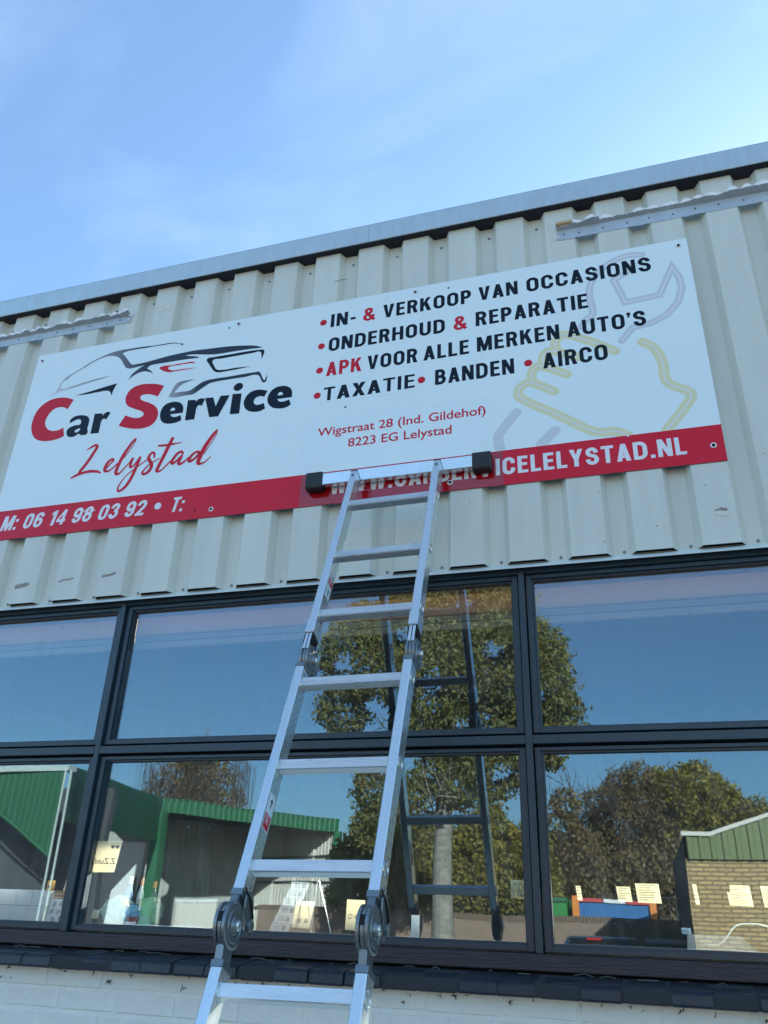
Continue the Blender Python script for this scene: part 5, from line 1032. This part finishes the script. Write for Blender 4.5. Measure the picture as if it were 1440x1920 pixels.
vtext("& B", -1.160, -1.118, 1.556, .013, M_INK, None, .008, 'handwriting', True, .3440); o = bpy.data.objects['handwriting']; o.parent = sn; o.matrix_parent_inverse = wm(sn).inverted()
sn = sheet('signboard', 'cream card with handwriting behind the right ladder stile', 'card', [(-.985, 1.540), (-.918, 1.538), (-.918, 1.631), (-.982, 1.632)], group=GP)
vtext("B & Q", -.975, -.925, 1.575, .013, M_INK, None, .008, 'handwriting', True, .3440); o = [k for k in bpy.data.objects if k.name.startswith('handwriting') and k.parent is None][-1]; o.parent = sn; o.matrix_parent_inverse = wm(sn).inverted()
# strip of flyers leaning in the window
fs = thing('flyer_strip', 'leaning strip of pale printed flyers behind the ladder', 'flyers', (-1.23, .37, 1.523))
for i in range(6):
    z0 = 1.527 + i * .0265; dx = .0115 * i; mb = MB()
    mb.prism([(-1.268 + dx, z0), (-1.196 + dx * .9, z0 - .003), (-1.187 + dx * .9, z0 + .0225), (-1.258 + dx, z0 + .0252)], .360 + .004 * i, .3612 + .004 * i); fl = mb.build('flyer', M_PAPERW, fs)
    mb = MB()
    for j in range(4): mb.quad((-1.250 + dx, .3594 + .004 * i, z0 + .006 + j * .004), (-1.228 + dx, .3594 + .004 * i, z0 + .0055 + j * .004), (-1.228 + dx, .3594 + .004 * i, z0 + .007 + j * .004), (-1.250 + dx, .3594 + .004 * i, z0 + .0075 + j * .004))
    mb.quad((-1.222 + dx, .3594 + .004 * i, z0 + .004), (-1.208 + dx, .3594 + .004 * i, z0 + .0035), (-1.205 + dx, .3594 + .004 * i, z0 + .0185), (-1.219 + dx, .3594 + .004 * i, z0 + .019)); mb.build('print_block', mat('print_mid_grey', (.25, .25, .26), .8), fl)
tw = thing('wire_stand', 'thin grey wire easel behind the handwritten card', 'stand', (-1.1, .42, 1.523))
for a, b in (((-1.135, .42, 1.523), (-1.115, .40, 1.690)), ((-1.060, .42, 1.523), (-1.110, .40, 1.690)), ((-1.090, .50, 1.523), (-1.112, .41, 1.690))):
    mb = MB(); mb.tube([a, b], .0016, 6); mb.build('wire_leg', M_ALU, tw)
# white cartons at the left
for nm, zz, lab in ((0, 1.5225, 'white carton at the bottom of the left pane'), (1, 1.5775, 'white carton stacked on another in the left pane')):
    t = thing('white_carton', lab, 'carton', (-2.33, .40, zz), group='white cartons in the left pane'); 
    for i in range(4):
        x0 = -2.50 + i * .0735 + .012 * nm; mb = MB(); mb.box(x0, x0 + .0725, .362 + random.uniform(0, .003), .47, zz, zz + .0535); mb.build('carton_face', M_PAPERW, t, bevel=.001)
t = thing('brown_board', 'brown slatted board standing beside the white cartons', 'board', (-2.17, .40, 1.523))
for i in range(9):
    mb = MB(); mb.box(-2.206, -2.098, .400, .408, 1.5235 + i * .0122, 1.5345 + i * .0122); mb.build('slat', M_WOOD, t)
t = sheet('leaf_card', 'white card printed with grey leaf shapes against the left post', 'card', [(-2.193, 1.5235), (-2.098, 1.5235), (-2.098, 1.601), (-2.186, 1.602)], M_PAPERW, .372)
rr = random.Random(4)
for i, (x, z) in enumerate(((-2.165, 1.585), (-2.135, 1.587), (-2.110, 1.584), (-2.172, 1.560), (-2.143, 1.558), (-2.113, 1.561), (-2.160, 1.534), (-2.130, 1.536))):
    mb = MB(); a = rr.uniform(-.8, .8); q = []
    for j in range(14):
        th = 2 * math.pi * j / 14; r_ = .011 * (1 - .25 * math.cos(th * 1.0)); px, pz = math.cos(th) * r_ * .7, math.sin(th) * r_
        q.append((x + px * math.cos(a) - pz * math.sin(a), .3715, z + px * math.sin(a) + pz * math.cos(a)))
    mb.add(q, [tuple(range(14))]); mb.build('leaf_print', mat('print_leaf_grey', (.22, .22, .27), .8), t)
t = thing('folded_tripod', 'thin grey folded tripod standing behind the cartons in the left pane', 'tripod', (-2.19, .46, 1.523))
for a, b in (((-2.225, .46, 1.523), (-2.178, .45, 1.705)), ((-2.210, .46, 1.523), (-2.172, .45, 1.705)), ((-2.235, .47, 1.523), (-2.184, .455, 1.705)), ((-2.125, .46, 1.60), (-2.170, .45, 1.705))):
    mb = MB(); mb.tube([a, b], .0032, 6); mb.build('tripod_leg', M_ALU, t)
mb = MB(); mb.box(-2.190, -2.164, .44, .46, 1.700, 1.713); mb.build('tripod_head', M_BLACKPL, t)
t = thing('tool_box', 'small yellow tool box beside the folded tripod', 'tool', (-2.26, .43, 1.63)); mb = MB(); mb.box(-2.262, -2.240, .43, .45, 1.632, 1.668); mb.build('case', mat('tool_yellow', (.75, .38, .03), .5), t, bevel=.002); mb = MB(); mb.box(-2.256, -2.246, .428, .43, 1.640, 1.650); mb.build('label_plate', M_INK, t)
mb = MB(); mb.tube([(-2.263, .44, 1.523), (-2.250, .44, 1.69)], .0015, 5); mb.build('rod', M_ALU, t)
# jumble at the foot of the second pane
def bag(name, label, c, r, m, seed, sq=(1, .6, 1)):
    rr = random.Random(seed); t = thing(name, label, 'bag', (c[0], c[1], c[2] - r[2])); bm = bmesh.new(); bmesh.ops.create_icosphere(bm, subdivisions=3, radius=1)
    for v in bm.verts:
        n_ = math.sin(v.co.x * 7 + seed) * math.sin(v.co.z * 6 + seed * 2) * .13 + rr.uniform(-.06, .06); p = v.co * (1 + n_); v.co = Vector((p.x * r[0], p.y * r[1], max(-r[2], p.z * r[2])))
        v.co.z += r[2]
    me = bpy.data.meshes.new('bag_body'); bm.to_mesh(me); bm.free(); me.materials.append(m); o = link('bag_body', me, t); return t
bag('clear_bag', 'crumpled cloudy plastic bag at the left of the second pane', (-1.945, .46, 1.572), (.060, .06, .050), M_PLAST, 1)
bag('blue_bag', 'crumpled blue plastic bag beside the cloudy one', (-1.872, .45, 1.558), (.034, .05, .038), mat('bag_blue', (.10, .26, .42), .4), 2)
bag('green_bag', 'pale green crumpled bag behind the blue one', (-1.845, .52, 1.572), (.055, .05, .050), paper_mat('bag_green', (.25, .42, .30), (.3, .5, .3), .4), 3)
sheet('small_card', 'little cream printed card in front of the cloudy bag', 'card', [(-2.000, 1.543), (-1.972, 1.542), (-1.968, 1.571), (-1.996, 1.572)], y=.378, lines=4)
t = thing('gold_star', 'small gold paper star lying on the bags', 'ornament', (-1.872, .40, 1.588)); mb = MB(); q = []
for j in range(10):
    r_ = .020 if j % 2 == 0 else .009; a = math.pi / 2 + j * math.pi / 5 + .2; q.append((-1.872 + math.cos(a) * r_, 1.600 + math.sin(a) * r_))
mb.prism(q, .392, .396); mb.build('star', mat('star_gold', (.62, .48, .16), .45), t)
def bottle(label, x, y, h, r, m, cap_m):
    t = thing('bottle', label, 'bottle', (x, y, 1.523), group='bottles in the second pane'); mb = MB(); mb.lathe([(r * .9, 0), (r, .004), (r, h * .62), (r * .4, h * .78), (r * .35, h * .84)], 'z', 14, (x, y, 1.523)); mb.build('body', m, t, smooth=True); mb = MB(); mb.lathe([(r * .45, h * .84), (r * .45, h)], 'z', 10, (x, y, 1.523)); mb.build('cap', cap_m, t)
bottle('tall blue bottle behind the cloudy bag', -1.965, .55, .17, .017, mat('bottle_blue', (.05, .20, .42), .3), M_PAPERW)
bottle('pale bottle right of the tall blue one', -1.925, .57, .165, .014, mat('bottle_pale', (.45, .55, .60), .3), mat('cap_orange', (.6, .25, .05), .4))
bottle('dark bottle with orange cap behind the green bag', -1.872, .58, .155, .015, mat('bottle_dark', (.05, .07, .12), .3), mat('cap_orange', (.6, .25, .05), .4))
t = thing('dark_box', 'small dark red and black box lying near the blue bag', 'box', (-1.83, .40, 1.523)); mb = MB(); mb.box(-1.858, -1.815, .39, .43, 1.5232, 1.552); mb.build('box_body', mat('box_dark_red', (.12, .02, .02), .5), t, bevel=.001); mb = MB(); mb.box(-1.858, -1.815, .388, .3895, 1.526, 1.536); mb.build('box_label', M_PAPERW, t)
t = thing('crumpled_cloth', 'small grey crumpled cloth beside the dark red box', 'cloth', (-1.785, .40, 1.523)); bm = bmesh.new(); bmesh.ops.create_icosphere(bm, subdivisions=3, radius=1); rr = random.Random(9)
for v in bm.verts: v.co = Vector((v.co.x * .028 * rr.uniform(.8, 1.15), v.co.y * .02, max(0, v.co.z) * .036 * rr.uniform(.75, 1.2)))
me = bpy.data.meshes.new('cloth_body'); bm.to_mesh(me); bm.free(); me.materials.append(mat('cloth_slate', (.12, .15, .18), .8)); link('cloth_body', me, t)
t = thing('metal_tray', 'flat pale tray on the window board of the second pane', 'tray', (-1.78, .37, 1.523)); mb = MB(); mb.box(-1.86, -1.70, .355, .40, 1.5232, 1.529); mb.build('tray_body', M_PAPERW, t, bevel=.001)
for i in range(4):
    mb = MB(); x = -1.70 + i * .03; mb.tube([(x, .37, 1.527), (x + .05, .375, 1.5275 + .004 * (i % 2)), (x + .09, .37, 1.527)], .0014, 5); mb.build('loose_wire', M_ALU, t)
# right pane: clear box, white cable, little sticker
t = thing('clear_box', 'clear plastic box on the board of the right pane', 'box', (.19, .42, 1.523)); mb = MB()
mb.add([(.098, .375, 1.523), (.300, .375, 1.523), (.300, .46, 1.523), (.098, .46, 1.523), (.104, .372, 1.566), (.252, .372, 1.566), (.252, .465, 1.566), (.104, .465, 1.566)], [(0, 4, 5, 1), (1, 5, 6, 2), (2, 6, 7, 3), (3, 7, 4, 0), (0, 1, 2, 3)])
m_ = bpy.data.materials.new('clear_plastic'); m_.use_nodes = True; nt = m_.node_tree; tr = nt.nodes.new('ShaderNodeBsdfTransparent'); mxs = nt.nodes.new('ShaderNodeMixShader'); mxs.inputs[0].default_value = .28; nt.nodes['Principled BSDF'].inputs['Base Color'].default_value = (.6, .6, .58, 1); nt.links.new(tr.outputs[0], mxs.inputs[1]); nt.links.new(nt.nodes['Principled BSDF'].outputs[0], mxs.inputs[2]); nt.links.new(mxs.outputs[0], nt.nodes['Material Output'].inputs[0])
mb.build('box_shell', m_, t)
mb = MB(); mb.tube([(.098, .372, 1.5265), (.20, .370, 1.531), (.30, .372, 1.525)], .0018, 6); mb.build('box_rim', M_PAPERW, t)
t = thing('white_cable', 'white cable looping up in front of the brick workshop mirror image', 'cable', (.25, .36, 1.53)); mb = MB()
mb.tube([(.146, .36, 1.5415), (.166, .358, 1.541), (.186, .357, 1.5425), (.200, .357, 1.550), (.214, .357, 1.566), (.228, .357, 1.583), (.242, .357, 1.594), (.256, .357, 1.599), (.28, .357, 1.6005), (.306, .357, 1.600), (.33, .357, 1.594), (.36, .36, 1.575), (.39, .36, 1.53)], .0022, 8); mb.build('cable_run', mat('cable_white', (.80, .80, .78), .4), t, smooth=True)
sheet('glass_sticker', 'tiny pale blue sticker on the right pane', 'sticker', [(.086, 1.567), (.112, 1.567), (.111, 1.583), (.085, 1.583)], mat('sticker_pale_blue', (.50, .62, .74), .5), y=.3325, lines=3, thick=.0004)
sheet('white_strip', 'upright white card strip at the foot of the middle pane', 'card', [(-.758, 1.5235), (-.730, 1.5235), (-.730, 1.592), (-.757, 1.592)], M_PAPERW, .352)

for o in set(bpy.data.objects) - pre_in:       # goods stand on the window board of the finished band
    if o.parent is None: o.location = o.location * BS + BT; o.scale = (BS, BS, BS)
